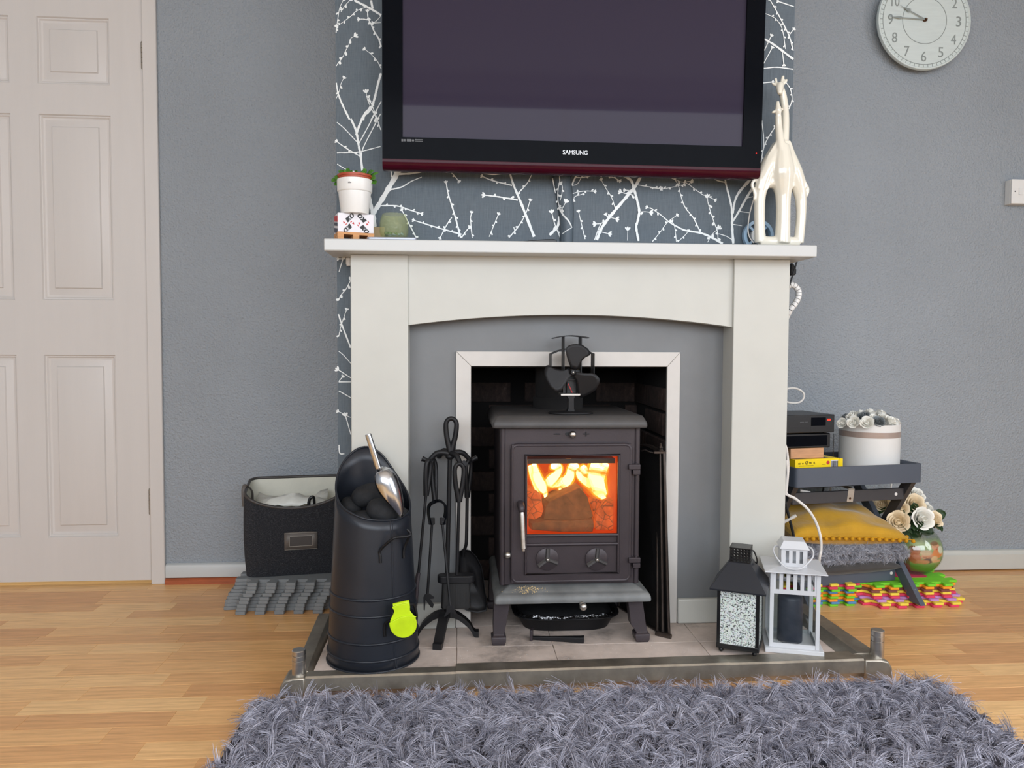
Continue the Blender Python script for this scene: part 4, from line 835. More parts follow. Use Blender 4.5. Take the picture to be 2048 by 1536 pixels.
# cables at the ends of the shelf
obj('black_lead', MB().tube([P(1594, 522, 2.09), P(1588, 542, 2.09), P(1581, 564, 2.09), P(1576, 580, 2.09)], .0026, 8, smooth=3), 'cableblack', None, label='black lead dropping from under the right end of the shelf', cat='cable')
obj('black_plug', MB().lathe([(.007, 0), (.012, .004), (.0125, .016), (.006, .03), (.003, .034)], P(1583, 551, 2.115), 16, 'z'), 'cableblack', None, label='black plug beside the surround under the shelf end', cat='plug')
wrap = thing('spiral_cable_wrap', 'white spiral wrap bundling dark cables beside the surround', 'cable wrap', P(1584, 625, 2.12))
path = [P(1574, 572, 2.12), P(1586, 570, 2.12), P(1596, 580, 2.12), P(1597, 592, 2.12), P(1591, 606, 2.12), P(1580, 620, 2.12), P(1572, 636, 2.13)]
cp = catmull(path, 6)
for i in range(0, len(cp)-3, 3):
    obj('coil', MB().tube([cp[i], cp[i+1], cp[i+2], cp[i].lerp(cp[i+3], .86)], .0085, 12), 'whiteplastic', wrap)
obj('dark_core', MB().tube(cp, .006, 8), 'cableblack', wrap)
obj('hanging_cap', MB().lathe([(.0075, 0), (.0095, .006), (.0095, .02), (.004, .024), (.003, .034)], P(699, 532, 2.05), 16), 'whiteplastic', None, label='small white cap under the left end of the shelf', cat='cap')
obj('white_cable_loop', MB().tube([P(1560, 781, 2.4), P(1585, 776, 2.4), P(1603, 782, 2.4), P(1608, 793, 2.4), P(1600, 804, 2.4), P(1582, 806, 2.4), P(1560, 800, 2.4)], .0032, 8, smooth=5), 'cablewhite', None, label='loop of white cable above the black set top box', cat='cable')
# ================================================================ THE STOVE
HZ = .0504
FYv, DYv = 1.925, 1.913      # body front, door front
st = thing('wood_stove', 'grey cast iron wood burning stove with a lit fire behind its door glass', 'stove', (.283, 2.05, HZ))
bx0, bx1 = X(1000.5, 1000, FYv), X(1278, 1000, FYv); bz0, bz1 = Z(1140, 1167, FYv), Z(1140, 856, FYv); BYB = 2.235
gx0, gx1 = X(1055, 990, DYv), X(1233, 990, DYv); gz0, gz1 = Z(1144, 1067, DYv), Z(1144, 914, DYv)
dx0, dx1 = X(1023.5, 1000, DYv), X(1262, 1000, DYv); dz0, dz1 = Z(1144, 1164, DYv), Z(1144, 889, DYv)
body = MB()
body.box(bx0, bx0+.012, FYv+.014, BYB, bz0, bz1).box(bx1-.012, bx1, FYv+.014, BYB, bz0, bz1).box(bx0+.012, bx1-.012, BYB-.012, BYB, bz0, bz1).box(bx0+.012, bx1-.012, FYv+.03, BYB-.012, bz0, bz0+.012).box(bx0+.012, bx1-.012, FYv+.03, BYB-.012, bz1-.012, bz1)
body.box(bx0, dx0+.012, FYv, FYv+.014, bz0, bz1).box(dx1-.012, bx1, FYv, FYv+.014, bz0, bz1).box(dx0+.012, dx1-.012, FYv, FYv+.014, dz1-.012, bz1).box(dx0+.012, dx1-.012, FYv, FYv+.014, bz0, gz0-.01)
for x in (bx0+.006, bx1-.006): body.tube([(x, FYv+.003, bz0), (x, FYv+.003, bz1)], .0075, 12)
obj('body', body, 'iron', st, sm=40)
tx0, tx1 = X(985, 845, 1.90), X(1296, 845, 1.90); tzb, tzt = Z(1140, 857.5, 1.9), Z(1140, 831, 1.905)
def plate(x0, x1, y0, y1, z0, z1, nose):
    rings = []
    h_ = z1-z0
    for ins, z in nose:
        rings.append([(x, y, z) for x, y in rrect(x0+ins, x1-ins, y0+ins, y1-ins*.2, .006, 3)])
    return MB().loft(rings)
obj('top_plate', plate(tx0, tx1, 1.90, 2.255, tzb, tzt, [(.006, tzb), (.001, tzb+.002), (0, tzb+.006), (.0008, tzb+.014), (.004, tzb+.0205), (.010, tzt-.0022), (.0135, tzt-.0012), (.016, tzt-.0004), (.02, tzt)]), 'irontop', st, sm=50)
b0x, b1x = X(989, 1200, 1.89), X(1302.5, 1200, 1.89); bbz0, bbz1 = Z(1140, 1206.5, 1.89), bz0+.0005
obj('base_plate', plate(b0x, b1x, 1.885, 2.26, bbz0, bbz1, [(.006, bbz0), (.001, bbz0+.002), (0, bbz0+.006), (.001, bbz0+.014), (.0045, bbz0+.0205), (.010, bbz0+.0238), (.016, bbz0+.0245), (.018, bbz0+.027), (.04, bbz1-.001)]), 'dustyiron', st, sm=50)
for sxn, top, ft in ((-1, (X(988, 1212, 1.92), X(1022, 1212, 1.92)), (X(983, 1280, 1.93), X(1011, 1280, 1.93))), (1, (X(1256, 1212, 1.92), X(1285, 1212, 1.92)), (X(1269, 1276, 1.925), X(1297, 1276, 1.925)))):
    for yy in (1.925, 2.2):
        m = MB(); a, b = top; c, d = ft
        zr2 = [(a, b, bbz0+.001, 0, .03), ((a*.6+c*.4), (b*.45+d*.55)-(.006 if sxn < 0 else 0), HZ+.045, -.004, .026), ((c+.004), (d-.004), HZ+.024, -.006, .022), (c-.001, d+.001, HZ+.020, -.012, .026), (c, d, HZ+.008, -.014, .028), (c+.003, d-.003, HZ, -.012, .024)]
        rings = [[(x0, yy+ya, z), (x1, yy+ya, z), (x1, yy+yb, z), (x0, yy+yb, z)] for x0, x1, z, ya, yb in zr2]
        obj('leg', m.loft(rings), 'iron', st, sm=30, bev=.0015)
# door
dr = MB()
dr.box(dx0, gx0-.004, DYv, FYv-.0005, dz0, dz1).box(gx1+.004, dx1, DYv, FYv-.0005, dz0, dz1).box(gx0-.004, gx1+.004, DYv, FYv-.0005, gz1+.004, dz1).box(gx0-.004, gx1+.004, DYv, FYv-.0005, dz0, gz0-.004)
door_s = obj('door', dr, 'iron', st, sm=0)
rd = MB()
wx0, wx1, wz0, wz1 = X(1051.5, 1000, DYv), X(1237, 1000, DYv), Z(1144, 1146, DYv), Z(1144, 910, DYv)
yq = DYv-.0022; rr_ = .0046
rd.tube([(wx0, yq, wz0), (wx1, yq, wz0), (wx1, yq, wz1), (wx0, yq, wz1)], rr_, 8, closed=True)
for py in (1070, 1088): z = Z(1144, py, DYv); rd.tube([(wx0, yq, z), (wx1, yq, z)], rr_*.95, 8)
obj('moulding', rd, 'iron', door_s, sm=60)
ed = MB().tube([(x, DYv+.004, z) for x, z in rrect(dx0+.002, dx1-.002, dz0+.002, dz1-.002, .012, 4)], .0052, 8, closed=True); obj('rounded_edge', ed, 'iron', door_s, sm=60)
obj('glass', MB().box(gx0-.004, gx1+.004, FYv-.006, FYv-.003, gz0-.004, gz1+.004), 'stoveglass', door_s, sm=0)
for cx, cy, ph in ((1094.5, 1118, 15), (1193, 1118, 18)):
    c = P(cx, cy, DYv-.003); r = 23.2*MPX*DYv; wv = MB().lathe([(r, 0), (r, .004), (r-.002, .0055), (.002, .006)], (c.x, DYv, c.z), 40, 'y')
    wh = obj('air_wheel', wv, 'iron', door_s, sm=40)
    for a in (ph+8, ph+118, ph+238):
        s = MB(); L = r*.97; s.loft([[(-.0055+.0021*e, -.006-.0055*h_, z) for e, h_ in ((0, 0), (1, 1), (4.3-1, 1), (5.3, 0))] for z in (.0, L*.5, L)]); s.xf(T(c.x, DYv, c.z) @ Matrix.Rotation(R_(a-20), 4, 'Y'))
        obj('spoke', s, 'irontop', wh, sm=0)
    obj('wheel_knob', MB().lathe([(.006, .008), (.0055, .013), (.003, .016), (.001, .0165)], (c.x, DYv, c.z), 14, 'y'), 'steel', wh)
for py in (934, 1120):
    c = P(1267, py, DYv); h = MB().box(X(1256, py, DYv), X(1279.5, py, DYv), DYv-.009, DYv+.012, c.z-.0055, c.z+.0075); h.box(X(1265, py, DYv), X(1279.5, py, DYv), DYv-.008, DYv+.012, c.z-.019, c.z-.0065).lathe([(.004, -.022), (.004, .0095)], (X(1272, py, DYv), DYv+.001, c.z), 12)
    obj('hinge', h, 'iron', st, bev=.0015)
hb = P(1042, 1014, DYv-.02)
hd = obj('door_handle', MB().tube([P(1043.5, 1022, DYv-.026), P(1044, 1032, DYv-.027), P(1046.5, 1090, DYv-.03), P(1047, 1096, DYv-.03)], [.0055, .0068, .0068, .0075], 14).tube([P(1047, 1096, DYv-.03), P(1047, 1102, DYv-.03)], .0045, 12), 'steel', st, label='polished steel door handle')
obj('pivot', MB().tube([(hb.x, DYv+.002, hb.z+.004), (hb.x, DYv-.016, hb.z+.004), (hb.x+.001, DYv-.024, hb.z-.004), (hb.x+.0015, DYv-.026, hb.z-.012)], [.0095, .0095, .0085, .0065], 14, smooth=3), 'iron', hd)
def knob(px, py, Y, r, mat, stem=.02, nm='knob'):
    c = P(px, py, Y-stem); obj(nm, MB().ell((c.x, Y-stem, c.z), r, r*.85, r, 16, 10).tube([(c.x, Y+.004, c.z), (c.x, Y-stem, c.z)], r*.5, 10), mat, st)
knob(1145.5, 869, FYv, .0092, 'steel', .012); knob(1015.5, 1110.5, FYv, .0085, 'steel', .014)
sl = P(1139, 868, FYv); obj('slot', MB().prism(rrect(sl.x-.011, sl.x+.012, sl.z-.004, sl.z+.004, .0038, 3), FYv-.0016, FYv+.001), 'ink', st)
m_ = P(1114, 868, FYv); obj('minus_mark', MB().prism(rrect(m_.x-.0085, m_.x+.0085, m_.z-.0015, m_.z+.0015, .0014, 2), FYv-.002, FYv+.001), 'softblack', st)
m_ = P(1172, 868, FYv); obj('plus_mark', MB().box(m_.x-.0085, m_.x+.0085, FYv-.0012, FYv+.001, m_.z-.0014, m_.z+.0014).box(m_.x-.0014, m_.x+.0014, FYv-.0022, FYv+.001, m_.z-.006, m_.z+.006), 'softblack', st)
c = P(1166.5, 1213.5, 1.87); obj('riddling_knob', MB().ell((c.x, 1.87, c.z), .0095, None, None, 18, 12).tube([(c.x-.003, 1.96, c.z+.006), (c.x, 1.87, c.z)], .004, 10).ell((c.x-.002, 1.882, c.z+.003), .0065), 'steel', st)
fc = (.283, 2.16); obj('flue_pipe', MB().lathe([(.064, tzt), (.064, OZ-.005)], (fc[0], fc[1], 0), 32).lathe([(.07, tzt), (.07, tzt+.03), (.064, tzt+.03)], (fc[0], fc[1], 0), 32), 'mortar', st)
# fire box
cy0, cy1 = FYv+.018, BYB-.02
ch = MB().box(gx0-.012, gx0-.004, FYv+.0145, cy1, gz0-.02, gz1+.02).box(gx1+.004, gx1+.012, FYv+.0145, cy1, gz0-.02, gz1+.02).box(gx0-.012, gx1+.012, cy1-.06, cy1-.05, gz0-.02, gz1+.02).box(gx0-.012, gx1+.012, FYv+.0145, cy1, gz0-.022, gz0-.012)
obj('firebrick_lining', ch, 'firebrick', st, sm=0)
zba = Z(1144, 927, FYv+.03); obj('baffle', MB().box(gx0-.004, gx1+.004, FYv+.03, cy1-.06, zba, zba+.012), 'iron', st, sm=0)
fireY = FYv+.075; k = MPX*fireY
def logm(pts2, Y0, Y1, seed, wob=.003):
    r = random.Random(seed); m = MB(); o = [P(x, y, Y0) for x, y in pts2]; rings = []
    for i in range(5):
        t = i/4; s = 1-.06*abs(2*t-1)**2
        cx = sum(p.x for p in o)/len(o); cz = sum(p.z for p in o)/len(o)
        rings.append([(cx+(p.x-cx)*s+r.uniform(-wob, wob), Y0+(Y1-Y0)*t, cz+(p.z-cz)*s+r.uniform(-wob, wob)) for p in o])
    return m.loft(rings)
GRP = 'logs in the stove'
L1 = [(1085, 1042), (1087, 1012), (1096, 1003), (1118, 994), (1148, 977), (1158, 973), (1176, 990), (1180, 1008), (1190, 1036), (1170, 1040), (1130, 1043)]
obj('firewood_log', logm(L1, fireY-.03, fireY+.08, 1), 'log', None, sm=25, bev=.002, label='large charring log wedge in the middle of the fire', cat='log', group=GRP)
L2 = [(1060, 1062), (1060, 1046), (1085, 1042), (1130, 1041), (1188, 1040), (1191, 1052), (1189, 1064), (1120, 1066)]
obj('firewood_log', logm(L2, fireY-.045, fireY+.03, 2, .002), 'log', None, sm=25, bev=.002, label='flat brown log lying at the front of the fire', cat='log', group=GRP)
L3 = [(1052, 1038), (1053, 985), (1062, 981), (1076, 985), (1084, 996), (1086, 1020), (1082, 1034), (1068, 1040)]
obj('firewood_log', logm(L3, fireY-.02, fireY+.07, 3), 'emberlog', None, sm=25, bev=.002, label='glowing orange log at the left of the fire', cat='log', group=GRP)
L4 = [(1190, 1060), (1190, 1034), (1198, 1016), (1212, 1004), (1234, 1000), (1240, 1030), (1238, 1062)]
obj('firewood_log', logm(L4, fireY-.03, fireY+.07, 4), 'emberlog', None, sm=25, bev=.002, label='glowing red log at the right of the fire', cat='log', group=GRP)
L5 = [(1178, 1006), (1190, 998), (1204, 1003), (1202, 1018), (1194, 1036)]
obj('firewood_log', logm(L5, fireY+.0, fireY+.06, 5), 'emberlog', None, sm=25, bev=.002, label='small yellow glowing piece of wood beside the large log', cat='log', group=GRP)
# flames
fl_ = thing('flames', 'bright yellow flames leaping over the logs behind the stove glass', 'fire', (.283, fireY+.02, gz0+.03))
TONG = [[(1068, 929, 4), (1071, 945, 7), (1078, 962, 8), (1085, 975, 8), (1090, 985, 4), (1091, 994, 2)],
        [(1108, 929, 9), (1118, 936, 6), (1114, 948, 7), (1104, 958, 9), (1092, 970, 8), (1086, 978, 6)],
        [(1150, 929, 9), (1142, 940, 7), (1140, 952, 8), (1133, 962, 9), (1126, 974, 8), (1122, 985, 4)],
        [(1094, 968, 6), (1110, 968, 6), (1126, 962, 7)],
        [(1172, 938, 9), (1160, 945, 8), (1160, 953, 7), (1170, 962, 9), (1184, 970, 12), (1196, 984, 11), (1206, 994, 6), (1213, 1000, 3)],
        [(1196, 930, 14), (1192, 945, 15), (1192, 960, 16), (1198, 975, 13), (1206, 990, 8)],
        [(1060, 932, 3), (1064, 950, 4), (1072, 975, 3), (1075, 984, 1.5)], [(1212, 928, 6), (1204, 945, 8), (1200, 958, 8)]]
for nm, gs, mt_, dy in (('flame_core', 1.05, 'flame_core', 0), ('flame_middle', 1.5, 'flame_mid', .004), ('flame_outer', 2.1, 'flame_outer', .008)):
    m = MB()
    for tg in TONG: m.tube([P(x, y, fireY+.035+.012*math.sin(i*1.9)) for i, (x, y, r) in enumerate(tg)], [max(.6, r*gs + (.6 if gs > 1 else 0))*k for x, y, r in tg], 12, smooth=4, flat=.7)
    obj(nm, m, mt_, fl_, sm=180)
lt = bpy.data.lights.new('fire_glow', 'POINT'); lt.energy = .45; lt.color = (1, .36, .08); lt.shadow_soft_size = .03
lo_ = bpy.data.objects.new('fire_glow', lt); COL.objects.link(lo_); lo_.location = (.29, FYv+.06, gz1-.03)
# crumbs on the base plate, ash on the hearth
def specks(name, n, f, size, mat, seed, label, cat):
    g = random.Random(seed); m = MB()
    for i in range(n):
        x, y, z = f(g); s = size*(.4+g.random()); m.add([(x-s, y-s*.6, z), (x+s, y-s*.3, z), (x+.2*s, y+s, z), (x, y, z+s*.8)], [(0, 1, 3), (1, 2, 3), (2, 0, 3), (0, 2, 1)])
    obj(name, m, mat, None, sm=0, label=label, cat=cat, kind='stuff')
zpl = bbz1+.0001
def crumbf(g):
    q = PZ(g.gauss(1055, 14), min(1187, max(1172, g.gauss(1179, 4))), zpl); return q.x, q.y, zpl
specks('wood_crumbs', 170, crumbf, .0013, 'crumb', 5, 'scatter of tan crumbs on the stove base plate', 'crumbs')
def ashf(g):
    while 1:
        q = PZ(g.uniform(860, 1420), g.uniform(1285, 1330), .0502)
        if HY0 < q.y < 2.03: return q.x, q.y, .0502
specks('ash_flecks', 170, ashf, .0009, 'ash', 6, 'pale flecks of ash scattered over the hearth', 'ash')

# ---- stove fan
fz = tzt+.0014; FY = 1.957; fan = thing('stove_fan', 'black three-bladed heat powered fan standing on the stove top', 'fan', (X(1143, 832, FY), FY, fz))
def FP(u, v, Y=FY): return P(1080+u/7.68, 650+v/7.68, Y)
kf = MPX*FY/7.68
fcx = FP(470, 1380).x
obj('foot', MB().loft([[(fcx+x*1.0, FY+y*.55, z) for x, y in circ(0, 0, r, 32)] for r, z in ((355*kf, fz), (355*kf, fz+.002), (330*kf, fz+.004), (60*kf, fz+.007))]), 'softblack', fan)
obj('stem', MB().loft([[(fcx+a*kf, FY-.01, z), (fcx+b*kf, FY-.01, z), (fcx+b*kf, FY+.012, z), (fcx+a*kf, FY+.012, z)] for a, b, z in ((-60, 60, fz+.005), (-42, 42, fz+.012), (-40, 40, FP(0, 1130).z), (-70, 60, FP(0, 1085).z))]), 'softblack', fan, sm=30)
def fbox(u0, u1, v0, v1, y0, y1): return MB().box(FP(u0, 700).x, FP(u1, 700).x, FY+y0, FY+y1, FP(470, v1).z, FP(470, v0).z)
obj('heat_plate', fbox(310, 610, 1050, 1085, -.014, .03), 'steel', fan, bev=.001)
obj('motor_bracket', fbox(415, 425, 830, 1050, -.004, .01).add(*(lambda b: (b.v, b.f))(fbox(565, 575, 830, 1050, -.004, .01))).add(*(lambda b: (b.v, b.f))(fbox(415, 575, 830, 850, -.004, .01))), 'softblack', fan)
obj('wire', MB().tube([FP(430, 900, FY-.004), FP(460, 960, FY-.005), FP(495, 1040, FY-.004)], .0011, 6), 'red', fan)
for u0, u1, v0, v1 in ((315, 372, 180, 690), (578, 636, 180, 740), (130, 176, 445, 690), (765, 832, 445, 745)):
    obj('fin', fbox(u1-12, u1, v0, v1, -.006, .04), 'softblack', fan)
def arc(pts): return MB().loft([[(FP(u, v).x, FY-.008, FP(u, v).z+.0013), (FP(u, v).x, FY+.042, FP(u, v).z+.0013), (FP(u, v).x, FY+.042, FP(u, v).z-.0013), (FP(u, v).x, FY-.008, FP(u, v).z-.0013)] for u, v in pts])
obj('top_fin', arc([(210, 202), (300, 182), (400, 168), (480, 163), (560, 168), (660, 180), (750, 196)]), 'softblack', fan, sm=50)
obj('top_fin', arc([(172, 447), (280, 400), (385, 372), (480, 362), (600, 368), (720, 398), (832, 446)]), 'softblack', fan, sm=50)
obj('cooling_block', fbox(360, 650, 690, 1050, .01, .035), 'black', fan, bev=.001)
hubc = FP(505, 725, FY-.02)
BL = [[(470, 660), (430, 560), (398, 460), (386, 390), (400, 345), (440, 312), (500, 296), (560, 291), (650, 305), (740, 360), (795, 430), (770, 468), (700, 500), (645, 555), (610, 630), (570, 690)],
      [(455, 655), (400, 685), (330, 690), (230, 670), (135, 616), (95, 630), (72, 700), (72, 760), (100, 850), (160, 960), (225, 1020), (270, 1026), (330, 990), (390, 900), (440, 815), (490, 770)],
      [(555, 720), (680, 740), (790, 738), (860, 768), (908, 830), (905, 890), (860, 990), (800, 1040), (700, 1098), (645, 1122), (600, 1105), (588, 1010), (572, 890), (540, 810), (500, 765)]]
for bl in BL:
    m = MB(); cxy = sum(u for u, v in bl)/len(bl), sum(v for u, v in bl)/len(bl); ang = math.atan2(cxy[1]-725, cxy[0]-505)
    rings = []
    for s in (1, .75, .5, .25, .02):
        ring = []
        for u, v in bl:
            uu, vv = cxy[0]+(u-cxy[0])*s, cxy[1]+(v-cxy[1])*s; q = FP(uu, vv, FY-.02)
            cr = (-(uu-505)*math.sin(ang)+(vv-725)*math.cos(ang))*kf
            ring.append((q.x, FY-.02 + .32*cr, q.z))
        rings.append(ring)
    m.loft(rings, False); nb = len(m.v); m.f.append(tuple(range(nb-len(bl), nb)))
    obj('blade', m, 'softblack', fan, sm=60, solid=.0012)
obj('hub', MB().lathe([(.0075, -.012), (.0075, .003), (.006, .006), (.001, .0065)], hubc, 20, 'y'), 'softblack', fan)
obj('shaft_tip', MB().lathe([(.0022, .006), (.0018, .009), (.0005, .0092)], hubc, 10, 'y'), 'steel', fan)

# ---- roasting tin, foil and stove tool under the stove
RY0, RY1 = 2.0, 2.2; cxr = X(1137, 1240, 2.0)
rt_ = thing('roasting_tin', 'black oval roasting tin pushed under the stove', 'tin', (cxr, 2.09, HZ))
def stad(a, b, z, cy=2.09, n=40): return [(cxr+a*math.copysign(abs(math.cos(t))**.55, math.cos(t)), cy+b*math.copysign(abs(math.sin(t))**.55, math.sin(t)), z) for t in [2*math.pi*i/n for i in range(n)]]
obj('tin_body', MB().loft([stad(.118, .085, HZ), stad(.128, .093, HZ+.02), stad(.138, .1, HZ+.034), stad(.146, .108, HZ+.036), stad(.146, .108, HZ+.039), stad(.136, .099, HZ+.037), stad(.12, .086, HZ+.006)]), 'softblack', rt_, sm=40)
g = random.Random(8); rows = []
for i in range(33):
    t = math.pi + math.pi*i/32; rows.append([(cxr+(.137+.002*g.random()-.002*j)*math.copysign(abs(math.cos(t))**.55, math.cos(t)), 2.09+(.1-.002*j)*math.copysign(abs(math.sin(t))**.55, math.sin(t)), HZ+.036+j*.0022+.0045*(g.random()-.3)*(j > 1)) for j in range(4)])
obj('foil_rim', MB().grid(rows), 'foil', rt_, sm=20, label='crumpled foil lining edge')
obj('ash_heap', MB().loft([stad(.13, .094, HZ+.03), stad(.10, .07, HZ+.036), stad(.02, .02, HZ+.04)]), 'coal', rt_)
a, b = PZ(1060, 1279, HZ), PZ(1168, 1285, HZ)
a = Vector((a.x, a.y, HZ)); b = Vector((b.x, b.y, HZ)); d = (b-a).normalized(); n_ = Vector((-d.y, d.x, 0))
tl = thing('stove_tool', 'black metal riddling tool lying on the hearth before the tin', 'tool', a)
rings = [[a+d*t*(b-a).length+n_*s1*wd+Vector((0, 0, zz)) for s1, zz in ((-1, .001), (1, .001), (1, .001+hh), (-1, .001+hh))] for t, wd, hh in ((0.03, .004, .008), (.3, .005, .009), (.95, .0085, .014), (1, .0085, .015))]
obj('shaft', MB().loft(rings), 'softblack', tl, sm=0, bev=.001)
obj('head', MB().box(-.0035, .0035, -.012, .012, .0, .028).xf(T(*(a+d*.004)) @ Matrix.Rotation(math.atan2(d.y, d.x), 4, 'Z')), 'iron', tl, bev=.0015)

# ---- folded fire screen leaning beside the stove
fs = thing('fire_screen', 'folded black mesh fire screen leaning against the frame right of the stove', 'fire screen', (.55, 1.97, HZ))
for i, (bxp, by, txp, tyo) in enumerate((((1315, 1262), 1.965, 1316, .045), ((1326, 1267), 1.96, 1321, .04), ((1338, 1269), 1.955, 1328, .035))):
    B = PZ(*bxp, HZ+.004); B = Vector((B.x, B.y, HZ+.004)); tp = P(txp, 907, B.y+tyo)
    pd = Vector((-.06, .2, .0)); B2 = B+pd; T2 = tp+pd*.85+Vector((-.01, 0, -.02))
    fm = MB().tube([B, tp], .0042, 8).tube([B2, T2], .0038, 8).tube([B, B2], .0038, 8)
    mid = (tp+T2)/2+Vector((-.004, 0, .022)); fm.tube([tp, tp.lerp(mid, .55)+Vector((0, 0, .006)), mid, T2.lerp(mid, .5), T2], .0032, 8, smooth=3)
    pf = obj('panel_frame', fm, 'brass', fs)
    obj('mesh_panel', MB().loft([[B, B2, T2, mid, tp], [v+Vector((.0012, .0004, 0)) for v in (B, B2, T2, mid, tp)]]), 'meshwire', pf, sm=0)
tp = P(1321, 905, 1.99); obj('finial', MB().box(tp.x-.018, tp.x+.014, tp.y-.006, tp.y+.01, tp.z-.002, tp.z+.003).lathe([(.006, .003), (.007, .006), (.004, .009), (.006, .013), (.003, .018), (.0035, .022), (.001, .025)], tp, 14), 'brass', fs)
obj('handle', MB().tube([P(1283, 902, 2.02), P(1290, 900, 2.01), P(1300, 904, 2.0), P(1316, 907, 1.99)], .002, 6, smooth=3), 'brass', fs)
obj('foot_cap', MB().tube([PZ(1312, 1266, HZ+.006), PZ(1342, 1273, HZ+.006)], .0065, 10), 'brass', fs)
# ================================================================ LEFT OF THE STOVE
# ---- coal scuttle
CX, CYs = -.204, 1.868
hpts = [(0, .412), (45, .468), (90, .548), (115, .556), (150, .523), (180, .478), (225, .428), (270, .405), (315, .399)]
def hh_(a):
    a = math.degrees(a) % 360; q = hpts + [(360, hpts[0][1])]
    for (a0, h0), (a1, h1) in zip(q, q[1:]):
        if a0 <= a <= a1: t = (a-a0)/(a1-a0); t = t*t*(3-2*t)*.35+t*.65; return h0+(h1-h0)*t
def rs(z): return .1095 - .0225*min(1, (z-HZ)/.42)
def scp(a, z, dr_=0): return Vector((CX+(rs(z)+dr_)*math.cos(a), CYs+(rs(z)+dr_)*math.sin(a), z))
scu = thing('coal_scuttle', 'tall tapered charcoal metal coal scuttle with a slanted open mouth', 'coal scuttle', (CX, CYs, HZ))
N = 56; rows = []
sm_h = [sum(hh_(2*math.pi*(i+d)/N) for d in (-2, -1, 0, 1, 2))/5 for i in range(N)]
for j in range(15):
    rows.append([scp(2*math.pi*i/N, HZ+(sm_h[i % N]-HZ)*j/14) for i in range(N)] )
m = MB().loft(rows, False); m.prism([(p.x, p.y) for p in rows[0]], HZ, HZ+.002, 'z')
obj('body', m, 'scuttle', scu, sm=50, solid=.0016)
obj('rolled_rim', MB().tube([rows[-1][i] for i in range(N)], .0026, 8, closed=True), 'scuttle', scu, sm=60)
for py, r in ((1204, .0032), (1237, .0032), (1291, .0032), (1325, .0032)):
    z = Z(745, py, CYs-.109); obj('band', MB().tube([scp(2*math.pi*i/48, z, .0008) for i in range(48)], r, 8, closed=True), 'scuttle', scu, sm=60)
obj('foot_rim', MB().tube([scp(2*math.pi*i/48, HZ+.003, .001) for i in range(48)], .0028, 8, closed=True), 'scuttle', scu, sm=60)
a = R_(-58); obj('seam', MB().tube([scp(a, HZ+.006, .0004), scp(a, .3, .0004), scp(a, .40, .0004)], .0016, 6).tube([scp(a+.06, HZ+.006, .0004), scp(a+.06, .3, .0004), scp(a+.06, .40, .0004)], .0012, 6), 'scuttle', scu, sm=60)
def bail(pts, nm, r=.0034):
    obj(nm, MB().tube(pts, r, 10, smooth=3), 'softblack', scu, sm=60)
def on(px, py, out):    # the point of the scuttle wall seen at a photograph position, pushed outwards
    Y = CYs-.1
    for _ in range(12):
        p = P(px, py, Y); c = max(-1, min(1, (p.x-CX)/(rs(p.z)+.001))); Y = CYs - (rs(p.z))*math.sqrt(max(0, 1-c*c))
    p = P(px, py, Y); d = Vector((p.x-CX, p.y-CYs, 0)).normalized(); return p + d*out
bail([on(760.5, 1125, .003), on(760, 1112, .003), on(760, 1099, .004), on(774, 1074, .028), on(781, 1069, .034), on(800, 1065, .034)+Vector((0, -.008, 0)), P(816, 1060, 1.775), P(821, 1067, 1.79), P(818, 1074, 1.80), on(806, 1089, .008), on(805.5, 1103, .003), on(806, 1116, .003)], 'upper_handle')
bail([on(769, 1272, .003), on(768, 1256, .004), on(770, 1244, .008), on(778, 1227, .03), P(785, 1219, 1.752), P(806, 1213, 1.750), P(824, 1208, 1.765), P(829, 1212, 1.78), on(830, 1230, .004), on(829, 1250, .003)], 'lower_handle')
# lime silicone grip folded over the lower handle
LY = 1.746; k = MPX*LY
def LP(u, v): p = P(740+u/5.909, 1060+v/5.908, LY); return (p.x, p.z)
gr = thing('silicone_grip', 'lime green silicone grip folded over the lower handle of the scuttle', 'grip', (P(806, 1245, LY).x, LY, Z(806, 1272, LY)))
top = [(262, 905), (300, 885), (380, 868), (450, 855), (468, 868), (474, 900), (472, 930)]
cc_ = (395, 1098); circp = [(cc_[0]+157*math.cos(R_(t)), cc_[1]+157*math.sin(R_(t))) for t in range(-48, 222, 12)]
o1 = [LP(*q) for q in [(262, 905), (286, 945), (285, 965)] + circp[::-1] + [(475, 950)] + top[::-1][:-1]]
obj('front_flap', MB().prism(o1, LY-.0055, LY-.001), 'lime', gr, bev=.0012)
o2 = [LP(*q) for q in [(230, 1085), (262, 1068), (310, 1040), (370, 1012), (440, 998), (500, 998), (553, 1010)] + [(cc_[0]+161*math.cos(R_(t)), cc_[1]+161*math.sin(R_(t))) for t in range(-28, 178, 11)]]
obj('pocket', MB().prism(o2, LY-.0095, LY-.0052), 'lime', gr, bev=.0014)
obj('fold', MB().tube([Vector((*LP(275, 905), 0)).xzy+Vector((0, LY+.004, 0)), Vector((*LP(462, 862), 0)).xzy+Vector((0, LY+.004, 0))], .0062, 12), 'lime', gr)
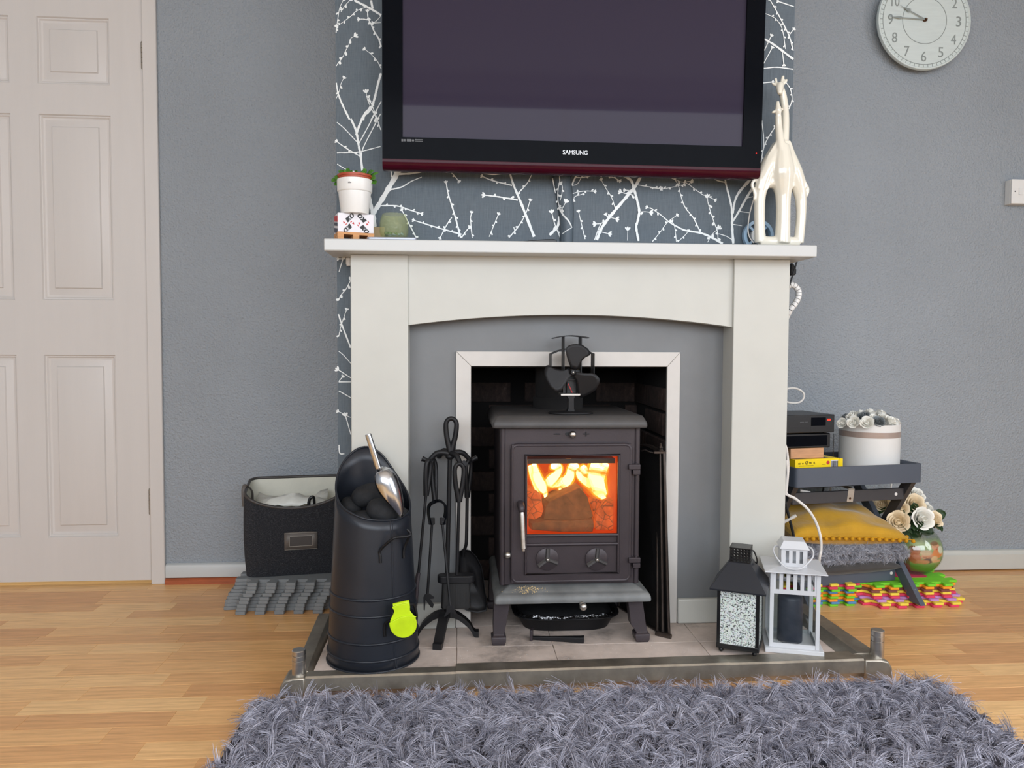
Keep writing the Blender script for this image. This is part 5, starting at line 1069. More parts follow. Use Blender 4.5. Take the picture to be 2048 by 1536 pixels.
# scoop
scoop = thing('metal_scoop', 'shiny steel scoop with tubular handle stuck upright in the coal', 'scoop', P(798, 1030, 1.80))
h0, h1 = P(736, 868, 1.80), P(757, 936, 1.806)
obj('handle', MB().tube([h0, h0.lerp(h1, .03), h1], [.0072, .0076, .0076], 18), 'chrome', scoop, sm=50)
e = P(800, 1034, 1.806); b0_ = P(764, 936, 1.806); ax = (e-b0_).normalized(); cdir = Vector((.72, -.66, .25)); cdir = (cdir-ax*cdir.dot(ax)).normalized(); sdir = ax.cross(cdir)
rows = []; Ls = (e-b0_).length
for i in range(13):
    t = i/12; r = .0275*min(1, .36+math.sqrt(max(0, t*5))*.6) * (1 if t < .45 else 1-.55*((t-.45)/.55)**1.6)
    half = R_(102) * (1 if t < .35 else 1-.72*((t-.35)/.65))
    rows.append([b0_+ax*(Ls*t)+cdir*(r*math.cos(q))+sdir*(r*math.sin(q)*1.05)-cdir*.004 for q in [half*(j/6-1) for j in range(13)]])
obj('bowl', MB().grid(rows), 'chrome', scoop, sm=60, solid=.001)
obj('back_cap', MB().ell(b0_+ax*.002-cdir*.003, .0085, .0085, .006, 14, 8), 'chrome', scoop)
# coal briquettes
lab = ['large oval coal briquette at the back of the scuttle', 'oval coal briquette at the front under the scoop', 'coal briquette low behind the scuttle rim', 'dark coal briquette against the left scuttle wall', 'coal briquette deep at the right of the scuttle']
for (px, py, Y, rx, rz_, an), lb in zip(((737, 990, 1.885, .042, .027, -15), (765, 1022, 1.835, .039, .028, 18), (728, 1040, 1.84, .034, .022, 0), (702, 1014, 1.89, .028, .022, 30), (798, 1032, 1.86, .026, .022, 10)), lab):
    c = P(px, py, Y); m = MB().ell(c, rx, .034, rz_, 20, 12, rot(10, 0, an), .86)
    obj('coal_briquette', m, 'coal', None, sm=80, label=lb, cat='coal', group='coal in the scuttle')

# ---- companion set
PY = 1.985
def Q(u, v, Y=PY): return P(780+u/3.07, 820+v/3.07, Y)
cs = thing('companion_stand', 'black iron companion stand with looped top and four hooked arms', 'fireside stand', (Q(345, 1320).x, PY, HZ))
c0 = Q(345, 1290); pole_b = Vector((c0.x, PY, HZ+.055)); hub = Q(368, 285)
obj('pole', MB().tube([pole_b, hub], .0058, 12), 'softblack', cs)
for ang in (-103, -3, 87, 177):
    d = Vector((math.cos(R_(ang)), math.sin(R_(ang)), 0)); L = .085 if ang != -103 else .095
    path = [pole_b+Vector((0, 0, .004)), pole_b+d*.03+Vector((0, 0, -.002)), pole_b+d*.06+Vector((0, 0, -.026)), pole_b+d*(L-.012)+Vector((0, 0, -.047)), pole_b+d*L+Vector((0, 0, -.0495))]
    pts = catmull(path, 4); w2 = d.cross(Vector((0, 0, 1))); rg = []
    for i, q in enumerate(pts):
        t = i/(len(pts)-1); ww = .0125-.001*t; th = .010
        rg.append([q-w2*ww+Vector((0, 0, th)), q+w2*ww+Vector((0, 0, th)), q+w2*ww-Vector((0, 0, .005)), q-w2*ww-Vector((0, 0, .005))])
    rg[-1] = [Vector((v.x, v.y, max(HZ, v.z))) for v in rg[-1]]
    obj('foot', MB().loft(rg), 'softblack', cs, sm=40)
def loop(top_, bot, w, r, Y=PY, tilt=0, taper=.8):
    """long drop shaped eye handle from two photograph points"""
    a, b = top_, bot; ax = (b-a); L = ax.length; ax.normalize(); sd = Vector((math.cos(tilt), math.sin(tilt), 0)); sd = (sd-ax*sd.dot(ax)).normalized()
    pr = [(0, 0), (.03, .55), (.12, .95), (.28, 1), (.55, .78), (.8, .38), (1, .06)]
    left = [a+ax*L*t-sd*w*q for t, q in pr]; right = [a+ax*L*t+sd*w*q for t, q in pr[1:]]
    pts = catmull(left[::-1]+right, 3); n = len(pts)
    return MB().tube(pts, [r*(1.5-.35*math.sin(math.pi*i/(n-1))) for i in range(n)], 8)
obj('top_loop', loop(Q(377, 52), Q(372, 262), .0135, .0052), 'softblack', cs, sm=60)
ends = {'poker': (Q(215, 305), ), 'tongs': (Q(292, 275, 2.05),), 'brush': (Q(445, 330, 1.94),), 'shovel': (Q(515, 300, 2.01),)}
for nm, (e_,) in ends.items():
    mid = hub.lerp(e_, .55)+Vector((0, 0, .012))
    rise = hub.lerp(e_, .25)+Vector((0, 0, .012))
    obj('arm', MB().tube([hub+Vector((0, 0, .006)), rise, mid, hub.lerp(e_, .85)+Vector((0, 0, -.004)), e_, e_+(e_-hub).normalized()*.008+Vector((0, 0, .004))], [.0075, .0075, .007, .006, .006, .0075], 10, smooth=4), 'softblack', cs, sm=60)
obj('boss', MB().ell(hub, .012, .012, .009), 'softblack', cs)
def rod(a, b, r): return MB().tube([a, b], r, 10)
# poker
p1, p2, p3 = Q(238, 310, 1.965), Q(222, 525, 1.962), Q(175, 1000, 1.955)
pk = thing('poker', 'black fireside poker with a rusty flattened tip, nearest the scuttle', 'poker', Q(158, 1225, 1.95), group=None)
obj('handle', loop(p1, p2, .0085, .0048, tilt=.9), 'softblack', pk, sm=60); obj('rod', rod(p2+Vector((0, 0, .006)), p3, .0036), 'softblack', pk)
obj('tip', MB().tube([p3, Q(165, 1060, 1.952), Q(158, 1180, 1.95), Q(150, 1225, 1.95)], [.0052, .0062, .0056, .003], 8, smooth=2), 'iron', pk)
# tongs
tg = thing('fire_tongs', 'black fire tongs with a bow spring and clawed tips on the stand', 'tongs', Q(240, 1200, 1.93))
l1, l2 = Q(266, 305, 2.0), Q(276, 556, 1.98)
obj('handle', loop(l1, l2, .0085, .0046, tilt=.9), 'softblack', tg, sm=60)
bow = [Q(248, 700, 1.965), Q(236, 640, 1.963), Q(240, 590, 1.96), Q(268, 566, 1.958), Q(310, 562, 1.945), Q(338, 590, 1.935), Q(340, 640, 1.932), Q(324, 700, 1.93)]
bw = catmull(bow, 4); rg = []
for i, q in enumerate(bw):
    t = (bw[min(i+1, len(bw)-1)]-bw[max(i-1, 0)]).normalized(); sd = Vector((.35, -.93, 0)); sd = (sd-t*sd.dot(t)).normalized(); n_ = t.cross(sd)
    rg.append([q-sd*.010-n_*.001, q+sd*.010-n_*.001, q+sd*.010+n_*.001, q-sd*.010+n_*.001])
obj('bow_spring', MB().loft(rg), 'blackgloss', tg, sm=50)
for s_ in ((256, 690, 1.963), (324, 690, 1.928)):
    q = Q(*s_); obj('ferrule', MB().box(q.x-.008, q.x+.008, q.y-.003, q.y+.003, q.z-.006, q.z+.012), 'softblack', tg, bev=.002)
obj('rivet', MB().ell(Q(326, 660, 1.924), .0012), 'chrome', tg); obj('rivet', MB().ell(Q(326, 688, 1.924), .0012), 'chrome', tg)
obj('left_arm', rod(Q(258, 700, 1.962), Q(230, 1135, 1.95), .0034), 'softblack', tg); obj('right_arm', rod(Q(322, 700, 1.93), Q(370, 1200, 1.90), .0032), 'softblack', tg)
def claw(pts, Y): m = MB(); m.prism([(Q(u, v, Y).x, Q(u, v, Y).z) for u, v in pts], Y-.0012, Y+.0012); return m
obj('claw', claw([(215, 1130), (245, 1128), (272, 1148), (268, 1158), (248, 1160), (270, 1195), (262, 1216), (250, 1210), (218, 1165), (214, 1230), (207, 1228), (205, 1150)], 1.948), 'softblack', tg, bev=.0006)
obj('claw', claw([(350, 1200), (388, 1198), (396, 1225), (412, 1255), (392, 1256), (384, 1244), (380, 1278), (373, 1278), (374, 1240), (336, 1272), (330, 1265), (345, 1240)], 1.90), 'softblack', tg, bev=.0006)
# brush
br_ = thing('hearth_brush', 'black hearth brush with a wooden head hung at the front of the stand', 'brush', Q(405, 1210, 1.945))
h1_, h2_ = Q(425, 330, 1.93), Q(424, 562, 1.935)
obj('handle', loop(h1_, h2_, .0115, .0048, tilt=.2), 'softblack', br_, sm=60); obj('rod', rod(h2_+Vector((0, 0, .006)), Q(410, 1030, 1.945), .0042), 'softblack', br_)
hx0, hx1, hz0, hz1 = Q(290, 1045, 1.93).x, Q(520, 1045, 1.93).x, Q(400, 1068, 1.93).z, Q(400, 1022, 1.93).z
hy = 1.948
obj('head', MB().prism(rrect(hx0, hx1, hy-.018, hy+.018, .016), hz0, hz1, 'z'), 'softblack', br_, bev=.003)
bz = Q(400, 1208, 1.945).z; m = MB(); rings = []
for t in (0, .3, .6, .85, 1):
    z = hz0+(bz-hz0)*t; rings.append([(x+.0014*rng.uniform(-1, 1)*t, y, z+(.004*rng.uniform(-1, 1) if t == 1 else 0)) for x, y in rrect(hx0+.012-.002*t, hx1-.012+.002*t, hy-.012-.002*t, hy+.012+.002*t, .008, 6)])
obj('bristles', m.loft(rings), 'bristle', br_, sm=0)
# shovel
sv = thing('hearth_shovel', 'black hearth shovel hung at the back of the stand beside the stove', 'shovel', Q(500, 1230, 2.02))
v1, v2 = Q(485, 310, 2.0), Q(474, 536, 2.005)
obj('handle', loop(v1, v2, .009, .0045, tilt=.8), 'softblack', sv, sm=60)
obj('rod', MB().tube([v2+Vector((0, 0, .006)), Q(470, 760, 2.01), Q(466, 830, 2.012), Q(452, 870, 2.02), Q(450, 900, 2.024)], .0044, 10, smooth=3), 'softblack', sv)
bl = [(425, 870), (450, 853), (490, 862), (530, 900), (562, 960), (575, 1040), (585, 1120), (600, 1190), (590, 1235), (540, 1245), (480, 1235), (432, 1210), (424, 1100), (420, 980)]
m = MB(); cx_, cz_ = 500, 1050; rings = []
for s_, dp in ((1, 0), (.97, .008), (.85, .013), (.5, .016), (.03, .017)): rings.append([(lambda q: (q.x, q.y+dp, q.z))(Q(cx_+(u-cx_)*s_, cz_+(v-cz_)*s_, 2.02)) for u, v in bl])
obj('blade', m.loft(rings, False), 'softblack', sv, sm=60, solid=.0014)

# ---- grey foam mats
def mat_outline(L, W, n, d, w, off=0, r=.55):
    """square with dovetailed teeth: n teeth to a side, depth d, tooth share w"""
    out = []; sides = [((0, 0), (1, 0), (0, -1), L, n), ((L, 0), (0, 1), (1, 0), W, max(2, round(n*W/L))), ((L, W), (-1, 0), (0, 1), L, n), ((0, W), (0, -1), (-1, 0), W, max(2, round(n*W/L)))]
    for (ox, oy), (ux, uy), (vx, vy), S_, nn in sides:
        p_ = S_/nn
        for k in range(nn):
            s = p_*(k+.5)
            for du, dv in ((-w*p_*.40, 0), (-w*p_*.5, d*.75), (-w*p_*.44, d), (w*p_*.44, d), (w*p_*.5, d*.75), (w*p_*.40, 0)):
                out.append((ox+ux*(s+du)+vx*dv, oy+uy*(s+du)+vy*dv))
    return out
def matmesh(L, W, n, d, w, th):
    o = mat_outline(L, W, n, d, w); return MB().prism([(x, y) for x, y in o], 0, th, 'z')
gz = .0002; gth = .0104
goff = [(459, .0), (461, .002), (462, .0), (466, .002), (468, .0), (474, .003), (479, .0), (482, .004), (483, .003)]
gm0 = None; glab = ['bottom', 'second from the bottom', 'third from the bottom', 'fourth from the bottom', 'middle', 'fourth from the top', 'third from the top', 'second from the top', 'topmost']
for i, (px, dy) in enumerate(goff):
    x0 = X(px+2, 1225-8*i, 2.34+dy)
    nm = f'grey foam puzzle mat under the basket, {glab[i]} in the stack' if i < 8 else 'topmost grey foam puzzle mat, directly under the fabric basket'
    if gm0 is None:
        gm0 = obj('foam_mat', matmesh(.286, .265, 5, .034, .55, gth), 'matgrey', None, sm=0, bev=.0012, seg=1, recenter=False); o = gm0
    else: o = dup(gm0)
    o.location = (x0+.004, 2.358+dy*.6, gz+i*(gth+.0003)); o.rotation_euler = (0, 0, R_(rng.uniform(-.8, .8)))
    tag(o, nm, 'foam mat', 'grey foam mats')
GT = gz+9*(gth+.0003)

# ---- fabric storage basket
BW, BD, BH = .305, .215, .262
bl_ = PZ(520, 1156, GT); bk = thing('fabric_basket', 'dark woven felt storage basket with pale lining on the grey mats', 'basket', (P(480, 1150, 2.385).x+.012, 2.372, GT+.0004), 9, local=True)
def bask(t, z01, inset=0, top=None):
    """t round the rim, z01 up the wall"""
    per = rrect(inset, BW-inset, inset, BD-inset, .04, 6); return per
per = rrect(0, BW, 0, BD, .035, 6)
def rim(x, y):
    d = max(0, 1-((x-BW/2)/(BW*.5))**2)
    f = 1 if y < .03 else 0
    front = BH-.006-.047*d**.75; back = BH+.012; side = BH+.004
    t = y/BD; base = front*(1-t)+back*t
    return base - (.0 if .1 < t < .9 else 0)
def wall(ins, z0):
    rows = []
    pr = []
    n_ = 72
    pp = rrect(ins, BW-ins, ins, BD-ins, max(.01, .035-ins), 8)
    # resample the rounded rectangle evenly
    L = [0]; q = pp+[pp[0]]
    for a, b in zip(q, q[1:]): L.append(L[-1]+math.hypot(b[0]-a[0], b[1]-a[1]))
    for i in range(n_):
        s = L[-1]*i/n_; j = max(k for k in range(len(L)-1) if L[k] <= s); t = (s-L[j])/max(1e-9, L[j+1]-L[j]); pr.append((q[j][0]+(q[j+1][0]-q[j][0])*t, q[j][1]+(q[j+1][1]-q[j][1])*t))
    for j in range(9):
        t = j/8; rows.append([((x-BW/2)*(.985+.015*math.sin(math.pi*t)+.0*t)*(1-.03*(1-t)**4)+BW/2, (y-BD/2)*(1-.05*(1-t)**4)+BD/2-.006*math.sin(math.pi*t)*(1 if y < BD/2 else -1), z0+(rim(x, y)-z0)*t) for x, y in pr])
    return rows
ro = wall(0, 0); ri = wall(.006, .006)
m = MB().loft(ro, False); n0 = len(ro[0]); m.f.append(tuple(range(n0))[::-1]); obj('outer_wall', m, 'felt', bk, sm=50)
m = MB().loft(ri, False); m.f.append(tuple(range(n0))); obj('lining', m, 'lining', bk, sm=50)
obj('rim_binding', MB().tube([(Vector(a)+Vector(b))/2 for a, b in zip(ro[-1], ri[-1])], .0048, 8, closed=True), 'leatherdark', bk, sm=60)
for x, s in ((-.002, -1), (BW+.002, 1)):
    m = MB().tube([(x-s*-.0, BD*.35, BH-.055), (x+s*.002, BD*.36, BH-.005), (x-s*.004, BD*.42, BH+.010), (x-s*.02, BD*.5, BH-.012), (x-s*.02, BD*.6, BH-.045)], .006, 8, smooth=4, flat=.4); obj('handle_strap', m, 'leather', bk, sm=60)
px0_, px1_ = .123, .222
bm_ = MB().grid([[(x, -.0085+.0008*math.cos((x-.17)*30), z+.002*math.cos((x-.17)*30)) for x in [px0_+(px1_-px0_)*i/8 for i in range(9)]] for z in (.082, .11, .136)])
lab_ = obj('label_holder', bm_, 'leather', bk, sm=60, solid=.002)
obj('label_window', MB().box(.140, .205, -.0105, -.0088, .095, .124), 'leatherdark', lab_, bev=.0006)
for z0, z1, a, b in ((.0935, .0945, .1385, .2065), (.1245, .1255, .1385, .2065), (.0835, .0842, .125, .220), (.1345, .1352, .125, .220)): obj('stitching', MB().box(a, b, -.0108, -.0096, z0, z1), 'stitch', lab_, sm=0)
for x in (.1385, .2058): obj('stitching', MB().box(x, x+.0008, -.0108, -.0096, .0935, .1255), 'stitch', lab_, sm=0)
bkM = Matrix.Translation(bk.location) @ Matrix.Rotation(R_(9), 4, 'Z')
m = MB(); g = random.Random(4); rows = []
for i in range(10):
    rows.append([(.03+.022*j+.004*g.random(), .06+.013*i, .185+.03*math.sin(i*.5+.6)*math.sin(j*.29+.2)+.014*g.random()+.045*(i/9)) for j in range(11)])
obj('polythene_bag', m.grid(rows).xf(bkM), 'polybag', None, sm=70, solid=.001, label='crumpled pale polythene bag inside the fabric basket', cat='bag')
obj('black_strap', MB().tube([(.193, .05, .17), (.195, .05, .218), (.203, .05, .232), (.211, .052, .226), (.211, .054, .17)], .005, 10, smooth=4, flat=.6).xf(bkM), 'black', None, sm=60, label='black strap loop sticking up inside the fabric basket', cat='strap')

# ================================================================ RIGHT OF THE STOVE
# ---- black mosaic lantern
bl_ang = -27; a = PZ(1432, 1308, HZ); lan = thing('black_lantern', 'black metal lantern with crackle glass mosaic sides', 'lantern', (.709, 1.861, HZ), bl_ang)
Wl = .1; hw = Wl/2; zb_, ze, zr1, zv = .012, Z(1473, 1178, 1.815)-HZ, Z(1478, 1123, 1.85)-HZ, Z(1476, 1092, 1.86)-HZ
for sx_ in (-1, 1):
    for sy_ in (-1, 1):
        obj('ball_foot', MB().ell((sx_*(hw-.01), sy_*(hw-.01), .0062), .0062, None, None, 12, 8), 'black', lan)
        obj('post', MB().box(min(sx_*hw, sx_*(hw-.008)), max(sx_*hw, sx_*(hw-.008)), min(sy_*hw, sy_*(hw-.008)), max(sy_*hw, sy_*(hw-.008)), zb_, ze), 'black', lan, sm=0)
obj('base', MB().box(-hw-.001, hw+.001, -hw-.001, hw+.001, zb_, zb_+.012), 'black', lan, bev=.001)
for k_ in range(4):
    obj('mosaic_panel', MB().box(-hw+.008, hw-.008, -hw+.001, -hw+.004, zb_+.012, ze).xf(Matrix.Rotation(R_(90*k_), 4, 'Z')), 'mosaic', lan, sm=0)
def sq(h, z): return [(-h, -h, z), (h, -h, z), (h, h, z), (-h, h, z)]
he, hv = .0665, .0245
obj('roof', MB().loft([sq(he, ze-.006), sq(he, ze-.002), sq(hv+.002, zr1), sq(hv-.002, zr1)]), 'scuttle', lan, sm=0, bev=.0008)
vt = MB(); n_ = 6; vz0, vz1 = zr1, zv
vent = obj('vent', MB().box(-hv-.0008, hv+.0008, -hv-.0008, hv+.0008, vz0-.001, vz0+.0022).box(-hv-.0008, hv+.0008, -hv-.0008, hv+.0008, vz1-.0022, vz1), 'black', lan, sm=0)
for k_ in range(5):       # perforated sides and top: a web of bars round the holes
    m = MB(); rows_ = 5; nc = 6; ph_ = (vz1-vz0)/rows_; pw_ = 2*hv/nc
    if k_ < 4:
        def tp_(u, v): return (u, -hv, vz0+v)
        Hh = vz1-vz0
    else:
        ph_ = 2*hv/rows_; Hh = 2*hv
        def tp_(u, v): return (u, -hv+v, vz1-.001)
    for r_ in range(rows_):
        for c_ in range(nc):
            cu, cv = -hv+pw_*(c_+.5), ph_*(r_+.5)
            inn = [(cu+pw_*.33*math.cos(R_(t)), cv+ph_*.33*math.sin(R_(t))) for t in range(45, 405, 45)]
            outp = [(cu+pw_*.5*sx, cv+ph_*.5*sy) for sx, sy in ((1, 1), (0, 1), (-1, 1), (-1, 0), (-1, -1), (0, -1), (1, -1), (1, 0))]
            vs = [tp_(*q) for q in outp]+[tp_(*q) for q in inn]; m.add(vs, [(i, (i+1) % 8, 8+(i+1) % 8, 8+i) for i in range(8)])
    if k_ < 4: m.xf(Matrix.Rotation(R_(90*k_), 4, 'Z'))
    obj('vent_grille', m, 'black', vent, sm=0, solid=.0008)
obj('ring_handle', MB().tube([(hv, .0, vz0+.028), (hv+.006, .004, vz0+.024), (hv+.013, .008, vz0+.004), (hv+.012, .01, vz0-.006), (hv+.008, .012, vz0-.004)], .0018, 8, smooth=3), 'black', lan)

# ---- white lantern with a pillar candle
wl = thing('white_lantern', 'white metal lantern with slotted top and clear panes', 'lantern', (.849, 1.877, HZ), -17)
hb_, hp = .069, .059; zg1 = Z(1590, 1190, 1.82)-HZ; zt_ = Z(1590, 1146, 1.815)-HZ
obj('base', MB().box(-hb_, hb_, -hb_, hb_, 0, .012), 'lampwhite', wl, bev=.0015)
pw2 = .0095
for sx_ in (-1, 1):
    for sy_ in (-1, 1):
        obj('post', MB().box(min(sx_*hp, sx_*(hp-pw2)), max(sx_*hp, sx_*(hp-pw2)), min(sy_*hp, sy_*(hp-pw2)), max(sy_*hp, sy_*(hp-pw2)), .012, zt_), 'lampwhite', wl, bev=.0006, seg=1)
for k_ in range(4):
    Mr = Matrix.Rotation(R_(90*k_), 4, 'Z'); i0, i1 = -hp+pw2, hp-pw2
    obj('bottom_rail', MB().box(i0, i1, -hp+.001, -hp+.005, .012, .022).xf(Mr), 'lampwhite', wl, sm=0)
    m = MB(); m.box(i0, i1, -hp+.001, -hp+.004, zg1, zg1+.011).box(i0, i1, -hp+.001, -hp+.004, zt_-.006, zt_)
    p_ = (i1-i0)/6
    for j in range(7):
        xa = i0+p_*(j-.5)+p_*.24; xb = i0+p_*(j+.5)-p_*.24
        m.box(max(i0, xa), min(i1, xb), -hp+.001, -hp+.004, zg1+.011, zt_-.006)
    obj('slotted_band', m.xf(Mr), 'lampwhite', wl, sm=0)
    obj('pane', MB().box(i0, i1, -hp+.006, -hp+.0075, .013, zg1+.006).xf(Mr), 'pane', wl, sm=0)
obj('roof', MB().loft([sq(.0735, zt_-.001), sq(.0735, zt_+.0012), sq(.04, zt_+.006), sq(.036, zt_+.0062)]), 'lampwhite', wl, sm=0, bev=.0008)
vh = .0315; vb, vtop = zt_+.005, Z(1590, 1097.5, 1.85)-HZ
for k_ in range(4):
    Mr = Matrix.Rotation(R_(90*k_), 4, 'Z'); m = MB(); H_ = vtop-vb
    m.box(-vh, vh, -vh, -vh+.0012, vb, vb+H_*.22).box(-vh, vh, -vh, -vh+.0012, vtop-H_*.12, vtop)
    for xa, xb in ((-vh, -.0205), (-.0125, -.004), (.004, .0125), (.0205, vh)): m.box(xa, xb, -vh, -vh+.0012, vb+H_*.22, vtop-H_*.12)
    obj('vent_side', m.xf(Mr), 'lampwhite', wl, sm=0)
vc = Z(1590, 1079, 1.87)-HZ
obj('vent_cap', MB().loft([sq(.0355, vtop-.001), sq(.0355, vtop+.0008), sq(.026, vc-.001), sq(.024, vc)]), 'lampwhite', wl, sm=0, bev=.001)
hp_ = [(-.034, 0, vtop-.002), (-.045, -.012, vtop-.001), (-.049, -.024, vtop-.010), (-.043, -.044, vtop-.022), (-.022, -.060, zt_+.0105), (.010, -.062, zt_+.0105), (.034, -.052, vtop-.022), (.045, -.03, vtop-.012), (.044, -.014, vtop-.002), (.037, -.004, vtop+.001), (.033, 0, vtop-.002)]
obj('wire_handle', MB().tube(hp_, .0021, 8, smooth=4), 'lampwhite', wl, sm=60)
wm = Matrix.Translation(wl.location) @ Matrix.Rotation(R_(-17), 4, 'Z'); cc0 = wm @ Vector((-.004, -.004, .0124)); rc_ = .0305; hc = Z(1585, 1188, 1.865)-HZ-.0124
cnd = thing('pillar_candle', 'slate blue pillar candle inside the white lantern', 'candle', cc0)
obj('wax', MB().lathe([(.001, 0), (rc_-.001, 0), (rc_, .002), (rc_, hc-.012), (rc_-.002, hc-.006), (rc_-.008, hc-.001), (.012, hc+.002), (.001, hc+.001)], cc0, 40), 'candle', cnd, sm=60)
obj('wick', MB().tube([cc0+Vector((0, 0, hc)), cc0+Vector((.001, 0, hc+.006)), cc0+Vector((-.001, 0, hc+.010))], .0009, 6), 'wick', cnd)
# ---- butler's tray table
TA = 10; tl0 = P(1591.5, 976, 2.225); tw, td = .452, .31
tbl = thing('tray_table', 'slate grey folding tray table with crossed legs, loaded with boxes', 'table', (tl0.x, 2.225, 0), TA)
tz0 = tl0.z; tz1 = tz0+.0585; th_ = .009
tM = Matrix.Translation(tbl.location) @ Matrix.Rotation(R_(TA), 4, 'Z')
o_ = rrect(0, tw, 0, td, .012, 3)
inn = [(th_+(x/tw)*(tw-2*th_), th_+(y/td)*(td-2*th_)) for x, y in o_]
m = MB().loft([[(x, y, tz0) for x, y in o_], [(x, y, tz1) for x, y in o_], [(x, y, tz1) for x, y in inn], [(x, y, tz0+.008) for x, y in inn]])
obj('tray', m, 'tray', tbl, sm=40)
TF = tz0+.0083
zb2 = .0156        # the front feet stand on the foam mats
lw_, lt_ = .018, .034
def legx(x, y0, z0, y1, z1):
    d = Vector((0, y1-y0, z1-z0)).normalized(); n_ = Vector((0, -d.z, d.y)); rg = []
    for yy, zz in ((y0, z0), (y1, z1)):
        rg.append([Vector((x+a*lw_, yy, zz))+n_*(b*lt_/2) for a, b in ((0, -1), (1, -1), (1, 1), (0, 1))])
    for r_, zz in ((rg[0], z0), (rg[1], z1)):
        for v in r_: v += d*((zz-v.z)/d.z)
    return MB().loft(rg)
for x in (.004, tw-.026): obj('leg', legx(x, .035, tz0-.0005, td-.02, .0003), 'traydark', tbl, sm=0, bev=.001)
for x in (.024, tw-.046): obj('leg', legx(x, td-.02, tz0-.0005, -.036, zb2), 'tray', tbl, sm=0, bev=.001)
ub = obj('upper_bar', MB().box(.022, tw-.026, .048, .06, tz0-.062, tz0-.026), 'traydark', tbl, bev=.0012)
lb = obj('lower_bar', MB().box(.042, tw-.046, .052, .064, .064, .110), 'tray', tbl, bev=.0012)
obj('rear_bar', MB().box(.042, tw-.046, td-.055, td-.043, tz0-.055, tz0-.02), 'traydark', tbl, bev=.0012)
for x in (tw-.056,): obj('screw', MB().lathe([(.0055, -.0005), (.005, .001), (.001, .0012)], (x, .048, tz0-.044), 16, 'y'), 'screw', ub)
obj('screw', MB().lathe([(.0055, -.0005), (.005, .001), (.001, .0012)], (tw-.062, .052, .088), 16, 'y'), 'screw', lb)
obj('screw', MB().lathe([(.005, 0), (.0045, .001), (.001, .0012)], (0, 0, 0), 16, 'y').xf(T(tw-.037, -.022, .052)), 'screw', tbl)
sx = .19; obj('strap', MB().loft([[(sx-.004, .12, tz0-.002), (sx+.016, .12, tz0-.002), (sx+.016, .12, tz0-.001), (sx-.004, .12, tz0-.001)], [(sx+.03, .047, tz0-.022), (sx+.052, .047, tz0-.022), (sx+.052, .049, tz0-.02), (sx+.03, .049, tz0-.02)], [(sx+.024, .0465, tz0-.06), (sx+.046, .0465, tz0-.062), (sx+.046, .048, tz0-.062), (sx+.024, .048, tz0-.06)]]), 'steel', tbl, sm=0)
obj('rivet', MB().lathe([(.004, 0), (.003, .0012), (.001, .0014)], (sx+.036, .0465, tz0-.05), 12, 'y'), 'bronze', tbl)
# things on the tray, placed in the tray's own frame
def tray_thing(name, label, cat, x, y, z, rz=0, group=None):
    q = tM @ Vector((x, y, z)); return thing(name, label, cat, q, TA+rz, group)
def Ht(py, y):     # height seen at a photograph row for a point y behind the tray front
    return P(1640, py, 2.225+.02+y).z
yb = tray_thing('yellow_box', 'yellow printed game box lying flat in the tray', 'box', .012, .022, TF+.0002, 2)
bh_ = Ht(917, .03)-TF
byl = .157
obj('carton', MB().box(0, byl, 0, .12, 0, bh_), 'yellowbox', yb, bev=.0012)
obj('end_flap', MB().prism([(byl-.002, .008), (byl+.013, .012), (byl+.012, bh_-.002), (byl-.001, bh_-.001)], -.0015, .0), 'yellowbox', yb, sm=0)
obj('picture_panel', MB().box(.004, byl-.03, .012, .115, bh_, bh_+.0004), 'navy', yb, sm=0, label='dark printed top')
zz = bh_-.0085
text('marking', 'CE', .008, T(.014, -.0006, zz-.004), 'ink', yb, width=.0085, height=.005)
text('marking', '03', .005, T(.026, -.0006, zz-.004), 'ink', yb, width=.005, height=.004)
obj('recycling_mark', MB().tube([(.040+.0047*math.cos(t), -.0006, zz-.002+.0047*math.sin(t)) for t in [2*math.pi*i/16 for i in range(16)]], .0008, 6, closed=True).prism([(.0375, zz-.004), (.0405, zz-.0045), (.043, zz+.001), (.0425, zz+.003), (.040, zz-.001)], -.0008, -.0003), 'ink', yb)
text('marking', 'WEC', .006, T(.054, -.0006, zz-.003), 'ink', yb, width=.0105, height=.006); text('marking', 'IS', .006, T(.067, -.0006, zz-.003), 'ink', yb, width=.005, height=.006)
obj('fine_print', MB().box(.012, .064, -.0006, .0002, zz-.0115, zz-.0105).box(.095, .108, -.0006, .0002, zz-.0095, zz-.0085), 'ink', yb, sm=0)
obj('round_logo', MB().lathe([(.0058, 0), (.0058, .0005), (.001, .0006)], (.1165, 0, zz-.004), 20, 'y'), 'red', yb)
bc = MB(); r = random.Random(2); x = .128
obj('barcode_field', MB().box(.1265, .1525, -.0005, .0001, 0.004, zz+.003), 'card', yb, sm=0)
while x < .151: w_ = r.choice((.0006, .001, .0016, .0022)); bc.box(x, x+w_, -.0009, -.0003, .005, zz+.0005); x += w_+r.choice((.0007, .0011))
obj('barcode', bc, 'ink', yb, sm=0)
wb = tray_thing('wooden_block', 'plain pale wooden board between yellow box and black boxes', 'board', .004, .035, TF+bh_+.0008, 1)
wh_ = Ht(895, .04)-(TF+bh_+.0008); obj('board', MB().box(0, .117, 0, .12, 0, wh_), 'board', wb, bev=.002)
d2z = TF+bh_+.001+wh_+.0003; d2h = Ht(866, .04)-d2z
d2 = tray_thing('set_top_box', 'lower black media box stacked on the wooden board', 'set top box', -.03, .032, d2z, 1)
obj('case', MB().box(0, .172, 0, .15, 0, d2h), 'black', d2, bev=.003)
obj('front_panel', MB().box(.012, .16, -.001, .001, .006, d2h-.006), 'blackgloss', d2, bev=.001)
d1z = d2z+d2h+.0003; d1h = Ht(829, .03)-d1z
